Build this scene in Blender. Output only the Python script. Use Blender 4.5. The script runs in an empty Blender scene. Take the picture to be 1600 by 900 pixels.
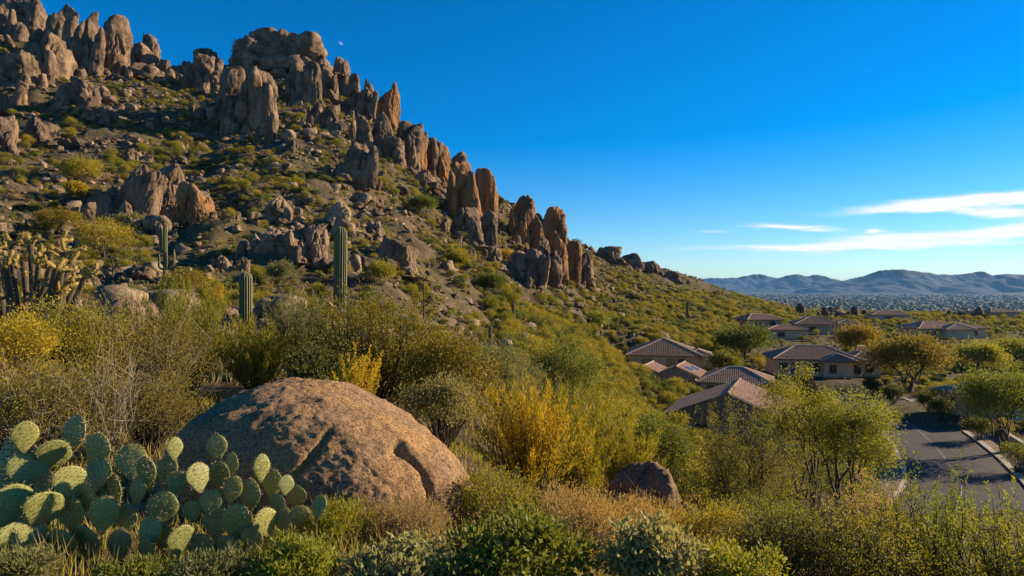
import bpy, bmesh, math, random
import numpy as np
from mathutils import Vector, Matrix

S = bpy.context.scene
COL = S.collection
R = math.radians
F = 1067.0                      # focal length of the photograph in its own pixels (1600 wide)

# ------------------------------------------------------------------ camera
cam_d = bpy.data.cameras.new('camera'); cam = bpy.data.objects.new('camera', cam_d); COL.objects.link(cam)
cam_d.sensor_width = 36.0; cam_d.lens = 36.0 * F / 1600.0
cam_d.clip_start = 0.05; cam_d.clip_end = 60000
cam.location = (0, 0, 0); cam.rotation_euler = (R(90), 0, 0)
S.camera = cam

# ------------------------------------------------------------------ sky and sun
SUN_AZ, SUN_EL = 70.0, 20.5      # degrees clockwise from the view direction (+Y), height
w = bpy.data.worlds.new('World'); S.world = w; w.use_nodes = True
nt = w.node_tree; nt.nodes.clear()
def N(t, kind, **kw):
    n = t.nodes.new(kind)
    for k, v in kw.items():
        if k.startswith('i_'): n.inputs[k[2:].replace('_', ' ')].default_value = v
        else: setattr(n, k, v)
    return n
def math_n(t, op, a, b=None, c=None, clamp=False):
    n = t.nodes.new('ShaderNodeMath'); n.operation = op; n.use_clamp = clamp
    for i, v in enumerate((a, b, c)):
        if v is None: continue
        if isinstance(v, (int, float)): n.inputs[i].default_value = v
        else: t.links.new(v, n.inputs[i])
    return n.outputs[0]
sky = N(nt, 'ShaderNodeTexSky', sky_type='NISHITA', sun_disc=False)
sky.sun_elevation = R(SUN_EL); sky.sun_rotation = R(SUN_AZ)
sky.altitude = 300; sky.air_density = 1.0; sky.dust_density = 0.1; sky.ozone_density = 2.0
wb = N(nt, 'ShaderNodeMix', data_type='RGBA', blend_type='MULTIPLY'); wb.inputs[0].default_value = 1.0; wb.inputs[7].default_value = (.80, 1.02, 1.35, 1)   # the photograph's cool white balance
nt.links.new(sky.outputs[0], wb.inputs[6])
hsv = N(nt, 'ShaderNodeHueSaturation'); hsv.inputs['Saturation'].default_value = 1.34; hsv.inputs['Value'].default_value = 1.0
nt.links.new(wb.outputs[2], hsv.inputs['Color'])
# thin wind-drawn clouds low over the valley
tc = N(nt, 'ShaderNodeTexCoord'); sep = N(nt, 'ShaderNodeSeparateXYZ'); nt.links.new(tc.outputs['Generated'], sep.inputs[0])
ysafe = math_n(nt, 'MAXIMUM', sep.outputs[1], 0.05)
cu = math_n(nt, 'DIVIDE', sep.outputs[0], ysafe); cv = math_n(nt, 'DIVIDE', sep.outputs[2], ysafe)
cmb = N(nt, 'ShaderNodeCombineXYZ'); nt.links.new(math_n(nt, 'MULTIPLY', cu, 5.0), cmb.inputs[0]); nt.links.new(math_n(nt, 'MULTIPLY', cv, 42.0), cmb.inputs[1])
cn = N(nt, 'ShaderNodeTexNoise', i_Scale=1.6, i_Detail=6.0, i_Roughness=0.6); nt.links.new(cmb.outputs[0], cn.inputs['Vector'])
cn2 = N(nt, 'ShaderNodeTexNoise', i_Scale=0.9, i_Detail=3.0); nt.links.new(cmb.outputs[0], cn2.inputs['Vector'])
warp_u = math_n(nt, 'MULTIPLY_ADD', cn2.outputs[0], 0.16, cu); warp_u = math_n(nt, 'SUBTRACT', warp_u, 0.08)
warp_v = math_n(nt, 'MULTIPLY_ADD', cn.outputs[0], 0.02, cv); warp_v = math_n(nt, 'SUBTRACT', warp_v, 0.010)
WISPS = [  # centre x, y in the photograph, half length, half height, rise of the streak, strength
    (1480, 320, 150, 8, 0.07, .9), (1575, 308, 110, 10, 0.05, .9), (1590, 331, 90, 7, 0.0, .8),
    (1290, 386, 190, 6.5, 0.02, .85), (1385, 372, 80, 9, 0.05, .85), (1235, 355, 50, 5, -0.06, .8),
    (1345, 359, 17, 3, 0.0, .6), (1575, 362, 110, 8, 0.07, .9), (1500, 378, 100, 4, 0.0, .5),
    (1150, 361, 40, 2.5, -.02, .3), (533, 68, 4, 2.5, -0.5, .4), (1700, 350, 120, 10, 0.05, .9), (1850, 330, 120, 12, .05, .9)]
tot = None
for (px, py, hl, hh, sl, st) in WISPS:
    du = math_n(nt, 'SUBTRACT', warp_u if hl > 10 else cu, (px - 800) / F)
    dv = math_n(nt, 'SUBTRACT', warp_v if hl > 10 else cv, (450 - py) / F)
    dv = math_n(nt, 'SUBTRACT', dv, math_n(nt, 'MULTIPLY', du, sl))
    a = math_n(nt, 'POWER', math_n(nt, 'ABSOLUTE', math_n(nt, 'DIVIDE', du, hl / F)), 2.0)
    b = math_n(nt, 'POWER', math_n(nt, 'ABSOLUTE', math_n(nt, 'DIVIDE', dv, hh / F)), 2.0)
    g = math_n(nt, 'EXPONENT', math_n(nt, 'MULTIPLY', math_n(nt, 'ADD', a, b), -0.9))
    g = math_n(nt, 'MULTIPLY', g, st)
    tot = g if tot is None else math_n(nt, 'ADD', tot, g)
mr = N(nt, 'ShaderNodeMapRange', interpolation_type='SMOOTHSTEP'); mr.inputs[1].default_value = 0.30; mr.inputs[2].default_value = 0.62
nt.links.new(cn.outputs[0], mr.inputs[0])
den = math_n(nt, 'MULTIPLY', tot, math_n(nt, 'MULTIPLY_ADD', mr.outputs[0], 0.75, 0.45))
mr2 = N(nt, 'ShaderNodeMapRange', interpolation_type='SMOOTHSTEP'); mr2.inputs[1].default_value = 0.07; mr2.inputs[2].default_value = 0.80; nt.links.new(den, mr2.inputs[0]); den = mr2.outputs[0]
front = math_n(nt, 'GREATER_THAN', sep.outputs[1], 0.06)
den = math_n(nt, 'MULTIPLY', den, front)
mixc = N(nt, 'ShaderNodeMix', data_type='RGBA'); nt.links.new(den, mixc.inputs[0]); nt.links.new(hsv.outputs[0], mixc.inputs[6])
mixc.inputs[7].default_value = (8.6, 8.8, 9.1, 1)
bg = N(nt, 'ShaderNodeBackground', i_Strength=0.059); nt.links.new(mixc.outputs[2], bg.inputs[0])
wo = N(nt, 'ShaderNodeOutputWorld'); nt.links.new(bg.outputs[0], wo.inputs[0])
SD = Vector((math.sin(R(SUN_AZ)) * math.cos(R(SUN_EL)), math.cos(R(SUN_AZ)) * math.cos(R(SUN_EL)), math.sin(R(SUN_EL))))
sl = bpy.data.lights.new('sun', 'SUN'); sl.energy = 5.0; sl.angle = R(0.5); sl.color = (1.0, 0.80, 0.53)
so = bpy.data.objects.new('sun', sl); COL.objects.link(so); so.location = SD * 500
so.rotation_euler = SD.to_track_quat('Z', 'Y').to_euler()
S.view_settings.view_transform = 'Standard'; S.view_settings.look = 'None'; S.view_settings.gamma = 1.0
S.view_settings.use_curve_mapping = False; S.view_settings.exposure = 1.0
S.render.engine = 'CYCLES'
S.cycles.use_denoising = True
try: S.cycles.denoiser = 'OPENIMAGEDENOISE'
except Exception: pass
S.cycles.max_bounces = 6; S.cycles.diffuse_bounces = 3; S.cycles.glossy_bounces = 2; S.cycles.transmission_bounces = 4
S.cycles.volume_bounces = 1; S.cycles.transparent_max_bounces = 8; S.cycles.sample_clamp_indirect = 4.0

# ------------------------------------------------------------------ helpers
rng = np.random.default_rng(7)
def tag(o, label=None, cat=None, group=None, kind=None):
    if label: o['label'] = label
    if cat: o['category'] = cat
    if group: o['group'] = group
    if kind: o['kind'] = kind
    return o
def empty(name, loc=(0, 0, 0), rz=0.0):
    o = bpy.data.objects.new(name, None); COL.objects.link(o); o.location = loc; o.rotation_euler = (0, 0, rz); o.empty_display_size = .2
    return o
def mesh_np(name, V, Q=None, T=None, matQ=0, matT=0, smooth=False):
    me = bpy.data.meshes.new(name)
    V = np.asarray(V, np.float32).reshape(-1, 3)
    Q = np.zeros((0, 4), np.int32) if Q is None else np.asarray(Q, np.int32).reshape(-1, 4)
    T = np.zeros((0, 3), np.int32) if T is None else np.asarray(T, np.int32).reshape(-1, 3)
    me.vertices.add(len(V)); me.vertices.foreach_set('co', V.ravel())
    nl = len(Q) * 4 + len(T) * 3
    me.loops.add(nl); me.loops.foreach_set('vertex_index', np.concatenate([Q.ravel(), T.ravel()]))
    me.polygons.add(len(Q) + len(T))
    st = np.concatenate([np.arange(len(Q)) * 4, len(Q) * 4 + np.arange(len(T)) * 3]).astype(np.int32)
    me.polygons.foreach_set('loop_start', st)
    mi = np.concatenate([np.broadcast_to(matQ, len(Q)), np.broadcast_to(matT, len(T))]).astype(np.int32)
    me.polygons.foreach_set('material_index', mi)
    me.polygons.foreach_set('use_smooth', np.full(len(Q) + len(T), smooth))
    me.update(calc_edges=True); me.validate()
    return me
def obj(name, me, mats=None, parent=None, loc=None):
    o = bpy.data.objects.new(name, me); COL.objects.link(o)
    if mats is not None and len(me.materials) == 0:
        for m in (mats if isinstance(mats, (list, tuple)) else [mats]): me.materials.append(m)
    if parent is not None: o.parent = parent
    if loc is not None: o.location = loc
    return o
class MB:
    def __init__(s): s.V = []; s.Q = []; s.T = []; s.mq = []; s.mt = []; s.n = 0
    def add(s, V, Q=None, T=None, m=0):
        V = np.asarray(V, float).reshape(-1, 3)
        if Q is not None and len(Q): s.Q.append(np.asarray(Q, int).reshape(-1, 4) + s.n); s.mq.append(np.full(len(s.Q[-1]), m))
        if T is not None and len(T): s.T.append(np.asarray(T, int).reshape(-1, 3) + s.n); s.mt.append(np.full(len(s.T[-1]), m))
        s.V.append(V); s.n += len(V)
    def mesh(s, name, smooth=False):
        cat = lambda L, k: np.concatenate(L) if L else np.zeros((0, k), int)
        c1 = lambda L: np.concatenate(L) if L else np.zeros(0, int)
        return mesh_np(name, np.concatenate(s.V), cat(s.Q, 4), cat(s.T, 3), c1(s.mq), c1(s.mt), smooth)
    def box(s, a, b, m=0):
        x0, y0, z0 = a; x1, y1, z1 = b
        V = [(x0,y0,z0),(x1,y0,z0),(x1,y1,z0),(x0,y1,z0),(x0,y0,z1),(x1,y0,z1),(x1,y1,z1),(x0,y1,z1)]
        s.add(V, [(0,3,2,1),(4,5,6,7),(0,1,5,4),(1,2,6,5),(2,3,7,6),(3,0,4,7)], m=m)
    def tube(s, P, rad, n=5, m=0, cap=False):
        P = np.asarray(P, float); rad = np.broadcast_to(rad, len(P)).astype(float)
        D = np.gradient(P, axis=0); D /= np.linalg.norm(D, axis=1, keepdims=True) + 1e-9
        up = np.array([0.31, 0.95, 0.05]); A = np.cross(D, up); A /= np.linalg.norm(A, axis=1, keepdims=True) + 1e-9
        B = np.cross(D, A); t = np.arange(n) / n * 2 * np.pi
        V = P[:, None, :] + rad[:, None, None] * (np.cos(t)[None, :, None] * A[:, None, :] + np.sin(t)[None, :, None] * B[:, None, :])
        k = len(P); i = np.arange(k - 1)[:, None]; j = np.arange(n)[None, :]; j2 = (j + 1) % n
        Q = np.stack([i * n + j, i * n + j2, (i + 1) * n + j2, (i + 1) * n + j], -1).reshape(-1, 4)
        Vf = V.reshape(-1, 3); T = None
        if cap:
            Vf = np.concatenate([Vf, P[-1:] + D[-1:] * rad[-1] * .6]); c = len(Vf) - 1
            T = [((k-1)*n + a, (k-1)*n + (a+1) % n, c) for a in range(n)]
        s.add(Vf, Q, T, m=m)
    def leaves(s, C, D, L, W, m=0, rg=None):
        rg = rg or rng
        C = np.asarray(C, float); n = len(C); D = D / (np.linalg.norm(D, axis=1, keepdims=True) + 1e-9)
        L = np.broadcast_to(L, n)[:, None]; W = np.broadcast_to(W, n)[:, None]
        sd = np.cross(D, rg.normal(size=(n, 3))); sd /= np.linalg.norm(sd, axis=1, keepdims=True) + 1e-9
        nn = np.cross(sd, D)
        V = np.stack([C, C + D * L * .5 + sd * W * .5 + nn * L * .06, C + D * L, C + D * L * .5 - sd * W * .5 + nn * L * .06], 1)
        s.add(V.reshape(-1, 3), np.arange(n * 4).reshape(-1, 4), m=m)
# vectorised gradient noise
def _hash(ix, iy, iz, seed):
    h = (ix * 374761393 + iy * 668265263 + iz * 2147483647 + seed * 1274126177) & 0xFFFFFFFF
    h = ((h ^ (h >> 13)) * 1274126177) & 0xFFFFFFFF
    return h ^ (h >> 16)
_G = np.array([(1,1,0),(-1,1,0),(1,-1,0),(-1,-1,0),(1,0,1),(-1,0,1),(1,0,-1),(-1,0,-1),(0,1,1),(0,-1,1),(0,1,-1),(0,-1,-1)], float)
def perlin(P, seed=0):
    P = np.asarray(P, float); I = np.floor(P).astype(np.int64); f = P - I; u = f * f * f * (f * (f * 6 - 15) + 10)
    out = 0
    for dx in (0, 1):
        for dy in (0, 1):
            for dz in (0, 1):
                g = _G[_hash(I[..., 0] + dx, I[..., 1] + dy, I[..., 2] + dz, seed) % 12]
                d = f - np.array([dx, dy, dz])
                wgt = (u[..., 0] if dx else 1 - u[..., 0]) * (u[..., 1] if dy else 1 - u[..., 1]) * (u[..., 2] if dz else 1 - u[..., 2])
                out = out + wgt * (g * d).sum(-1)
    return out
def fbm(P, o=4, seed=0, gain=.5):
    a = 1.0; s = 0; P = np.asarray(P, float)
    for k in range(o): s = s + a * perlin(P, seed + k * 17); P = P * 2.03 + 11.3; a *= gain
    return s

# ------------------------------------------------------------------ terrain height
YS = np.array([1.5, 3, 4.2, 6, 10, 20, 40, 60, 80, 112, 150, 200, 250, 300, 400, 600, 1000, 1800, 4000, 16000, 40000], float)
PROF = {
 -900: [-1.5,-1.5,-1.6,-1.6,-1.4,-.6, 3, 9, 16, 30, 50, 82, 112, 125, 110, 60, -20, -90, -90, -90, -90],
 -200: [-1.5,-1.55,-1.62,-1.65,-1.5,-1.0, 1.6, 6.5, 12.5, 25, 42, 72, 101, 117, 100, 50, -20, -90, -90, -90, -90],
 0:    [-1.5,-1.56,-1.64,-1.7,-1.6,-1.3, .8, 5.2, 10.5, 22, 38, 66, 96, 113, 95, 45, -20, -90, -90, -90, -90],
 200:  [-1.5,-1.57,-1.66,-1.75,-1.7,-1.5, 0, 3.8, 9, 20, 35, 60, 81, 80, 60, 30, -30, -90, -90, -90, -90],
 300:  [-1.5,-1.57,-1.66,-1.78,-1.75,-1.6, -.3, 3.2, 8.0, 18.3, 33, 57, 81, 76, 55, 25, -30, -90, -90, -90, -90],
 430:  [-1.5,-1.57,-1.66,-1.8,-1.8,-1.8, -.6, 2.8, 7.5, 17.5, 32, 55, 82, 80, 55, 20, -30, -90, -90, -90, -90],
 520:  [-1.5,-1.57,-1.67,-1.85,-1.95,-2.1, -1.2, 2.0, 6.4, 16.0, 29.5, 52, 75, 78, 50, 15, -35, -90, -90, -90, -90],
 600:  [-1.5,-1.57,-1.70,-1.9,-2.1,-2.5, -2.0, .6, 4.5, 13, 26, 46, 66, 70, 45, 10, -40, -90, -90, -90, -90],
 720:  [-1.5,-1.60,-1.75,-2.0,-2.4,-3.2, -4.2, -3.8, -1.6, 4.2, 13, 27, 43.5, 50, 35, 5, -40, -90, -90, -90, -90],
 860:  [-1.5,-1.62,-1.82,-2.2,-2.9,-4.5, -7.0, -8.0, -7.8, -5.5, -1, 6, 16, 26.5, 22, 0, -45, -90, -90, -90, -90],
 950:  [-1.5,-1.65,-1.90,-2.35,-3.3,-5.6, -9.0, -11., -12, -12.0, -10, -4.5, 2.3, 9.5, 20.5, 5, -50, -90, -90, -90, -90],
 1030: [-1.5,-1.68,-1.95,-2.45,-3.6,-6.4, -11.2, -14, -15.5, -15.5, -13.5, -9, -4.5, .8, 12, 5, -50, -90, -90, -90, -90],
 1100: [-1.5,-1.70,-2.0,-2.55,-3.9,-7.0, -13, -17, -18, -17.6, -15.5, -12.5, -10.2, -6.3, 3.2, 3, -50, -90, -90, -90, -90],
 1180: [-1.5,-1.72,-2.05,-2.65,-4.1,-7.6, -14, -18, -18, -17.8, -16, -14.5, -13.4, -12, -9.5, -10, -55, -90, -90, -90, -90],
 1260: [-1.5,-1.75,-2.1,-2.75,-4.3,-8.0, -14.6, -18, -18, -17.9, -16.4, -16, -16, -16, -16, -20, -60, -90, -90, -90, -90],
 1400: [-1.5,-1.80,-2.2,-2.9,-4.6,-8.4, -15, -18, -18, -18, -17.5, -17, -16.5, -16, -16.5, -21.5, -60, -90, -90, -90, -90],
 1600: [-1.5,-1.85,-2.3,-3.1,-4.9,-8.8, -15.4, -18, -18, -18, -18, -17.5, -16.8, -16.5, -17, -22.5, -60, -90, -90, -90, -90],
 2600: [-1.5,-1.9,-2.5,-3.4,-5.4,-9.4, -16, -18, -18, -18, -18, -18, -18, -18, -18, -24, -60, -90, -90, -90, -90]}
PC = np.array(sorted(PROF)); NL = 400
LY = np.linspace(math.log(1.5), math.log(40000), NL)
tabc = np.array([np.interp(LY, np.log(YS), PROF[c]) for c in PC])
kern = np.exp(-np.linspace(-2, 2, 13) ** 2); kern /= kern.sum()
tabc = np.array([np.convolve(np.pad(r, 6, mode='edge'), kern, 'valid') for r in tabc])
PXG = np.arange(-900, 2601, 10)
tab = np.empty((len(PXG), NL))
for k in range(NL): tab[:, k] = np.interp(PXG, PC, tabc[:, k])
kern2 = np.exp(-np.linspace(-2, 2, 9) ** 2); kern2 /= kern2.sum()
tab = np.apply_along_axis(lambda r: np.convolve(np.pad(r, 4, mode='edge'), kern2, 'valid'), 0, tab)
def pix(px, row, Y): return np.array([(px - 800) / F * Y, Y, (450 - row) / F * Y])
# road centre line (plan) and house pads are levelled
ROAD = np.array([(8, 24), (20, 37), (33, 51), (40.6, 61), (45.6, 71), (49.4, 80), (53.0, 90), (56.0, 99), (58, 107), (58.3, 114), (56, 121), (51, 127), (44, 132), (34, 137)], float)
ROADZ = -18.0
def road_dist(X, Y, line=None):
    line = ROAD if line is None else line
    d = np.full(np.shape(X), 1e9)
    for a, b in zip(line[:-1], line[1:]):
        v = b - a; t = np.clip(((X - a[0]) * v[0] + (Y - a[1]) * v[1]) / (v @ v), 0, 1)
        d = np.minimum(d, np.hypot(X - a[0] - t * v[0], Y - a[1] - t * v[1]))
    return d
def sstep(a, b, x):
    t = np.clip((x - a) / (b - a), 0, 1); return t * t * (3 - 2 * t)
PADS = []    # (X, Y, z, radius)
def hbase(X, Y):
    X = np.asarray(X, float); Y = np.asarray(Y, float); Yc = np.clip(Y, 1.5, 39000)
    px = np.clip(800 + F * X / Yc, -899, 2599)
    fi = (px + 900) / 10; i = np.clip(np.floor(fi).astype(int), 0, len(PXG) - 2); fx = fi - i
    fj = (np.log(Yc) - LY[0]) / (LY[1] - LY[0]); j = np.clip(np.floor(fj).astype(int), 0, NL - 2); fy = fj - j
    return (tab[i, j] * (1 - fx) + tab[i + 1, j] * fx) * (1 - fy) + (tab[i, j + 1] * (1 - fx) + tab[i + 1, j + 1] * fx) * fy
def hgt(X, Y):
    X = np.asarray(X, float); Y = np.asarray(Y, float)
    z = hbase(X, Y); P = np.stack([X, Y, np.zeros_like(X)], -1)
    far = sstep(14, 70, Y) * (1 - sstep(900, 1500, Y))
    hill = sstep(-14, 2, z) * far
    z = z + fbm(P / 26, 3, 3) * (0.5 + 2.6 * hill) * far + fbm(P / 6.5, 3, 9) * (0.25 + 1.0 * hill) * far - np.abs(fbm(P / 10 + 7, 4, 13)) * 1.8 * hill
    z = z + fbm(P / 1.6, 3, 21) * (0.04 + .34 * hill * far) * (1 - sstep(1200, 2000, Y))
    rd = road_dist(X, Y); k = 1 - sstep(8.5, 16, rd); k = k * sstep(42, 58, Y); z = z * (1 - k) + ROADZ * k
    for (a, b, c, r) in PADS:
        k = 1 - sstep(r, r * 1.5, np.hypot(X - a, Y - b)); z = z * (1 - k) + c * k
    return z
def hz(x, y): return float(hgt(np.array([x]), np.array([y]))[0])
_YM = np.exp(np.linspace(math.log(2.5), math.log(900), 1400))
def hit(px, row, ymin=2.5):
    """ground point seen at a pixel of the photograph"""
    X = (px - 800) / F * _YM; zr = (450 - row) / F * _YM; h = hgt(X, _YM)
    ok = (h >= zr) & (_YM >= ymin)
    if ok.any(): i = int(np.argmax(ok))
    else:
        sel = (_YM > 60) & (_YM < 480); ang = np.where(sel, (h - zr) / _YM, -9); i = int(np.argmax(ang))
    return np.array([X[i], _YM[i], h[i]]), bool(ok.any())

# house sites are levelled before the ground is made: (px, Y, z, pad radius)
SITES = {'A': (1043, 140, -16.2, 13), 'B': (1050, 118, -17.6, 9), 'C': (1148, 114, -18.2, 9), 'D': (1150, 86, -18.3, 10),
         'E': (1285, 132, -16.6, 13), 'F': (1574, 94, -17.4, 11), 'G': (1470, 215, -15.6, 15), 'H': (1290, 225, -14.9, 13),
         'I': (1186, 235, -13.7, 11), 'J': (1226, 205, -15.3, 9), 'K': (1390, 330, -16, 12), 'L': (1560, 380, -16.5, 12)}
for (px, Y, z, r) in SITES.values(): PADS.append(((px - 800) / F * Y, Y, z, r))

# ------------------------------------------------------------------ materials
def newmat(name):
    m = bpy.data.materials.new(name); m.use_nodes = True; t = m.node_tree; t.nodes.clear()
    out = N(t, 'ShaderNodeOutputMaterial'); b = N(t, 'ShaderNodeBsdfPrincipled'); t.links.new(b.outputs[0], out.inputs[0])
    b.inputs['Specular IOR Level'].default_value = 0.25
    return m, t, b, out
def ramp(t, fac, stops):
    r = t.nodes.new('ShaderNodeValToRGB'); e = r.color_ramp.elements
    while len(e) < len(stops): e.new(0.5)
    for k, (p, c) in enumerate(stops): e[k].position = p; e[k].color = (*c, 1) if len(c) == 3 else c
    t.links.new(fac, r.inputs[0]); return r.outputs[0]
def noise(t, vec, scale, detail=5, rough=.55):
    n = N(t, 'ShaderNodeTexNoise'); n.inputs['Scale'].default_value = scale; n.inputs['Detail'].default_value = detail; n.inputs['Roughness'].default_value = rough
    t.links.new(vec, n.inputs['Vector']); return n.outputs[0]
def mixrgb(t, fac, a, b, mode='MIX'):
    n = t.nodes.new('ShaderNodeMix'); n.data_type = 'RGBA'; n.blend_type = mode
    for s, v in ((0, fac), (6, a), (7, b)):
        if isinstance(v, (int, float)): n.inputs[s].default_value = v
        elif isinstance(v, tuple): n.inputs[s].default_value = (*v, 1)
        else: t.links.new(v, n.inputs[s])
    return n.outputs[2]
def bump(t, b, h, strength=.5, dist=.05, prev=None):
    n = N(t, 'ShaderNodeBump'); n.inputs['Strength'].default_value = strength; n.inputs['Distance'].default_value = dist
    t.links.new(h, n.inputs['Height'])
    if prev is not None: t.links.new(prev, n.inputs['Normal'])
    t.links.new(n.outputs[0], b.inputs['Normal']); return n.outputs[0]
def mapping(t, vec, sc):
    n = N(t, 'ShaderNodeMapping'); n.inputs['Scale'].default_value = sc; t.links.new(vec, n.inputs[0]); return n.outputs[0]

def rock_mat(name, tan, brown, dark, unit, orange=None, big=1.0):
    """weathered granite; unit = size of the large patches in metres"""
    m, t, b, _ = newmat(name); g = N(t, 'ShaderNodeNewGeometry').outputs['Position']
    oi = N(t, 'ShaderNodeObjectInfo')
    n1 = noise(t, g, 1.0 / unit, 6, .6)
    c = ramp(t, n1, [(.34, dark), (.47, brown), (.60, tan), (.78, tuple(min(1, v * 1.18) for v in tan))]) if big >= 1 else ramp(t, n1, [(.28, dark), (.44, brown), (.60, tan), (.8, tuple(min(1, v * 1.18) for v in tan))])
    if orange: c = mixrgb(t, ramp(t, noise(t, g, .55 / unit, 4, .5), [(.42, (0, 0, 0)), (.62, (1, 1, 1))]), c, orange)
    st = noise(t, mapping(t, g, (1.7, 1.7, .22)), 1.6 / unit, 5, .6)       # water-drawn varnish
    c = mixrgb(t, math_n(t, 'MULTIPLY', ramp(t, st, [(.52, (0, 0, 0)), (.70, (1, 1, 1))]), .55), c, dark)
    sp = noise(t, g, 14 / unit, 3, .7)
    c = mixrgb(t, .8, c, ramp(t, sp, [(.30, (.45, .43, .42)), (.5, (1, 1, 1)), (.72, (1.35, 1.3, 1.25))]) if big >= 1 else ramp(t, sp, [(.36, (.30, .28, .27)), (.5, (1, 1, 1)), (.66, (1.55, 1.5, 1.42))]), 'MULTIPLY')
    c = mixrgb(t, 1.0, c, ramp(t, oi.outputs['Random'], [(0, (.86, .86, .88)), (1, (1.12, 1.08, 1.02))]), 'MULTIPLY')
    t.links.new(c, b.inputs['Base Color']); b.inputs['Roughness'].default_value = .92; b.inputs['Specular IOR Level'].default_value = .12
    p = bump(t, b, n1, .7, unit * .18 * big)
    v = N(t, 'ShaderNodeTexVoronoi', feature='DISTANCE_TO_EDGE'); v.inputs['Scale'].default_value = 1.4 / unit
    wv = N(t, 'ShaderNodeVectorMath', operation='ADD'); t.links.new(g, wv.inputs[0])
    nn = N(t, 'ShaderNodeTexNoise'); nn.inputs['Scale'].default_value = 1.2 / unit; t.links.new(g, nn.inputs['Vector'])
    sc = N(t, 'ShaderNodeVectorMath', operation='SCALE'); sc.inputs['Scale'].default_value = unit * .7; t.links.new(nn.outputs['Color'], sc.inputs[0]); t.links.new(sc.outputs[0], wv.inputs[1])
    t.links.new(mapping(t, wv.outputs[0], (1, 1, .55)), v.inputs['Vector'])
    p = bump(t, b, ramp(t, v.outputs['Distance'], [(0, (0, 0, 0)), (.05, (1, 1, 1))]), .6, unit * .06 * big, p)
    p = bump(t, b, noise(t, g, 22 / unit, 4, .7), .7 if big >= 1 else 1.0, unit * (.03 if big >= 1 else .065), p)
    bump(t, b, noise(t, g, 7 / unit, 6, .7), .8, unit * .06, p)
    return m
M = {}
M['rock'] = rock_mat('hill_granite', (.25, .172, .113), (.16, .109, .071), (.072, .053, .038), 3.2)
M['rock_orange'] = rock_mat('orange_granite', (.29, .168, .085), (.20, .112, .055), (.09, .056, .033), 3.2, (.27, .135, .056))
M['rock_grey'] = rock_mat('pale_granite', (.30, .225, .15), (.21, .153, .098), (.11, .08, .053), 1.6)
M['boulder'] = rock_mat('boulder_granite', (.345, .225, .13), (.28, .18, .104), (.16, .105, .064), .30, (.40, .24, .11), .5)

def foliage_mat(name, c1, c2, trans=.35, c3=None, rough=.55):
    m, t, b, out = newmat(name)
    geo = N(t, 'ShaderNodeNewGeometry'); oi = N(t, 'ShaderNodeObjectInfo'); tcn = N(t, 'ShaderNodeTexCoord')
    c = mixrgb(t, geo.outputs['Random Per Island'], c1, c2)
    if c3: c = mixrgb(t, ramp(t, noise(t, tcn.outputs['Object'], 1.6, 3), [(.46, (0, 0, 0)), (.60, (1, 1, 1))]), c, c3)
    c = mixrgb(t, 1.0, c, ramp(t, oi.outputs['Random'], [(0, (.72, .80, .8)), (.5, (1, 1, 1)), (1, (1.25, 1.12, 1.0))]), 'MULTIPLY')
    t.links.new(c, b.inputs['Base Color']); b.inputs['Roughness'].default_value = rough
    tr = N(t, 'ShaderNodeBsdfTranslucent'); t.links.new(mixrgb(t, 1.0, c, (1.25, 1.2, .75), 'MULTIPLY'), tr.inputs[0])
    mx = N(t, 'ShaderNodeMixShader'); mx.inputs[0].default_value = trans
    t.links.new(b.outputs[0], mx.inputs[1]); t.links.new(tr.outputs[0], mx.inputs[2]); t.links.new(mx.outputs[0], out.inputs[0])
    return m
FOL = {
 'paloverde': ((0.245, 0.215, 0.019), (0.346, 0.289, 0.029), None), 'yellow': ((0.394, 0.293, 0.013), (0.490, 0.353, 0.017), (0.263, 0.232, 0.023)),
 'green': ((0.126, 0.142, 0.017), (0.192, 0.201, 0.029), None), 'olive': ((0.179, 0.153, 0.029), (0.256, 0.212, 0.043), None),
 'amber': ((0.239, 0.171, 0.015), (0.335, 0.226, 0.019), (0.149, 0.134, 0.016)), 'silver': ((0.251, 0.237, 0.090), (0.358, 0.326, 0.132), None),
 'dry': ((0.299, 0.210, 0.086), (0.406, 0.293, 0.123), None), 'dark': ((0.066, 0.075, 0.013), (0.107, 0.116, 0.023), None),
 'straw': ((0.371, 0.259, 0.077), (0.478, 0.342, 0.113), None), 'lime': ((0.215, 0.221, 0.021), (0.305, 0.298, 0.032), None),
 'sage': ((0.179, 0.171, 0.057), (0.256, 0.234, 0.086), None)}
for k, (a, b_, c_) in FOL.items(): M['f_' + k] = foliage_mat('foliage_' + k, a, b_, .38, c_)
def plain(name, col, rough=.8, nscale=None, var=.25, bmp=0, spec=.25):
    m, t, b, _ = newmat(name); b.inputs['Roughness'].default_value = rough; b.inputs['Specular IOR Level'].default_value = spec
    if nscale:
        g = N(t, 'ShaderNodeNewGeometry').outputs['Position']; n = noise(t, g, nscale, 5, .6)
        t.links.new(ramp(t, n, [(.3, tuple(v * (1 - var) for v in col)), (.7, tuple(v * (1 + var) for v in col))]), b.inputs['Base Color'])
        if bmp: bump(t, b, n, .6, bmp)
    else: b.inputs['Base Color'].default_value = (*col, 1)
    return m
M['bark'] = plain('dark_bark', (.085, .062, .042), .9, 9, .4, .01)
M['bark_pale'] = plain('pale_bark', (.22, .18, .13), .9, 12, .35, .005)
M['bark_green'] = plain('palo_verde_bark', (.11, .11, .04), .8, 6, .3, .004)
M['cactus'] = plain('saguaro_skin', (.09, .105, .035), .6, 3, .3)
M['rib'] = plain('saguaro_rib_edge', (.30, .27, .14), .7, 8, .2)
M['spine'] = plain('cactus_spines', (.52, .40, .19), .6)
M['areole'] = plain('areole_dots', (.07, .05, .03), .9)
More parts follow.
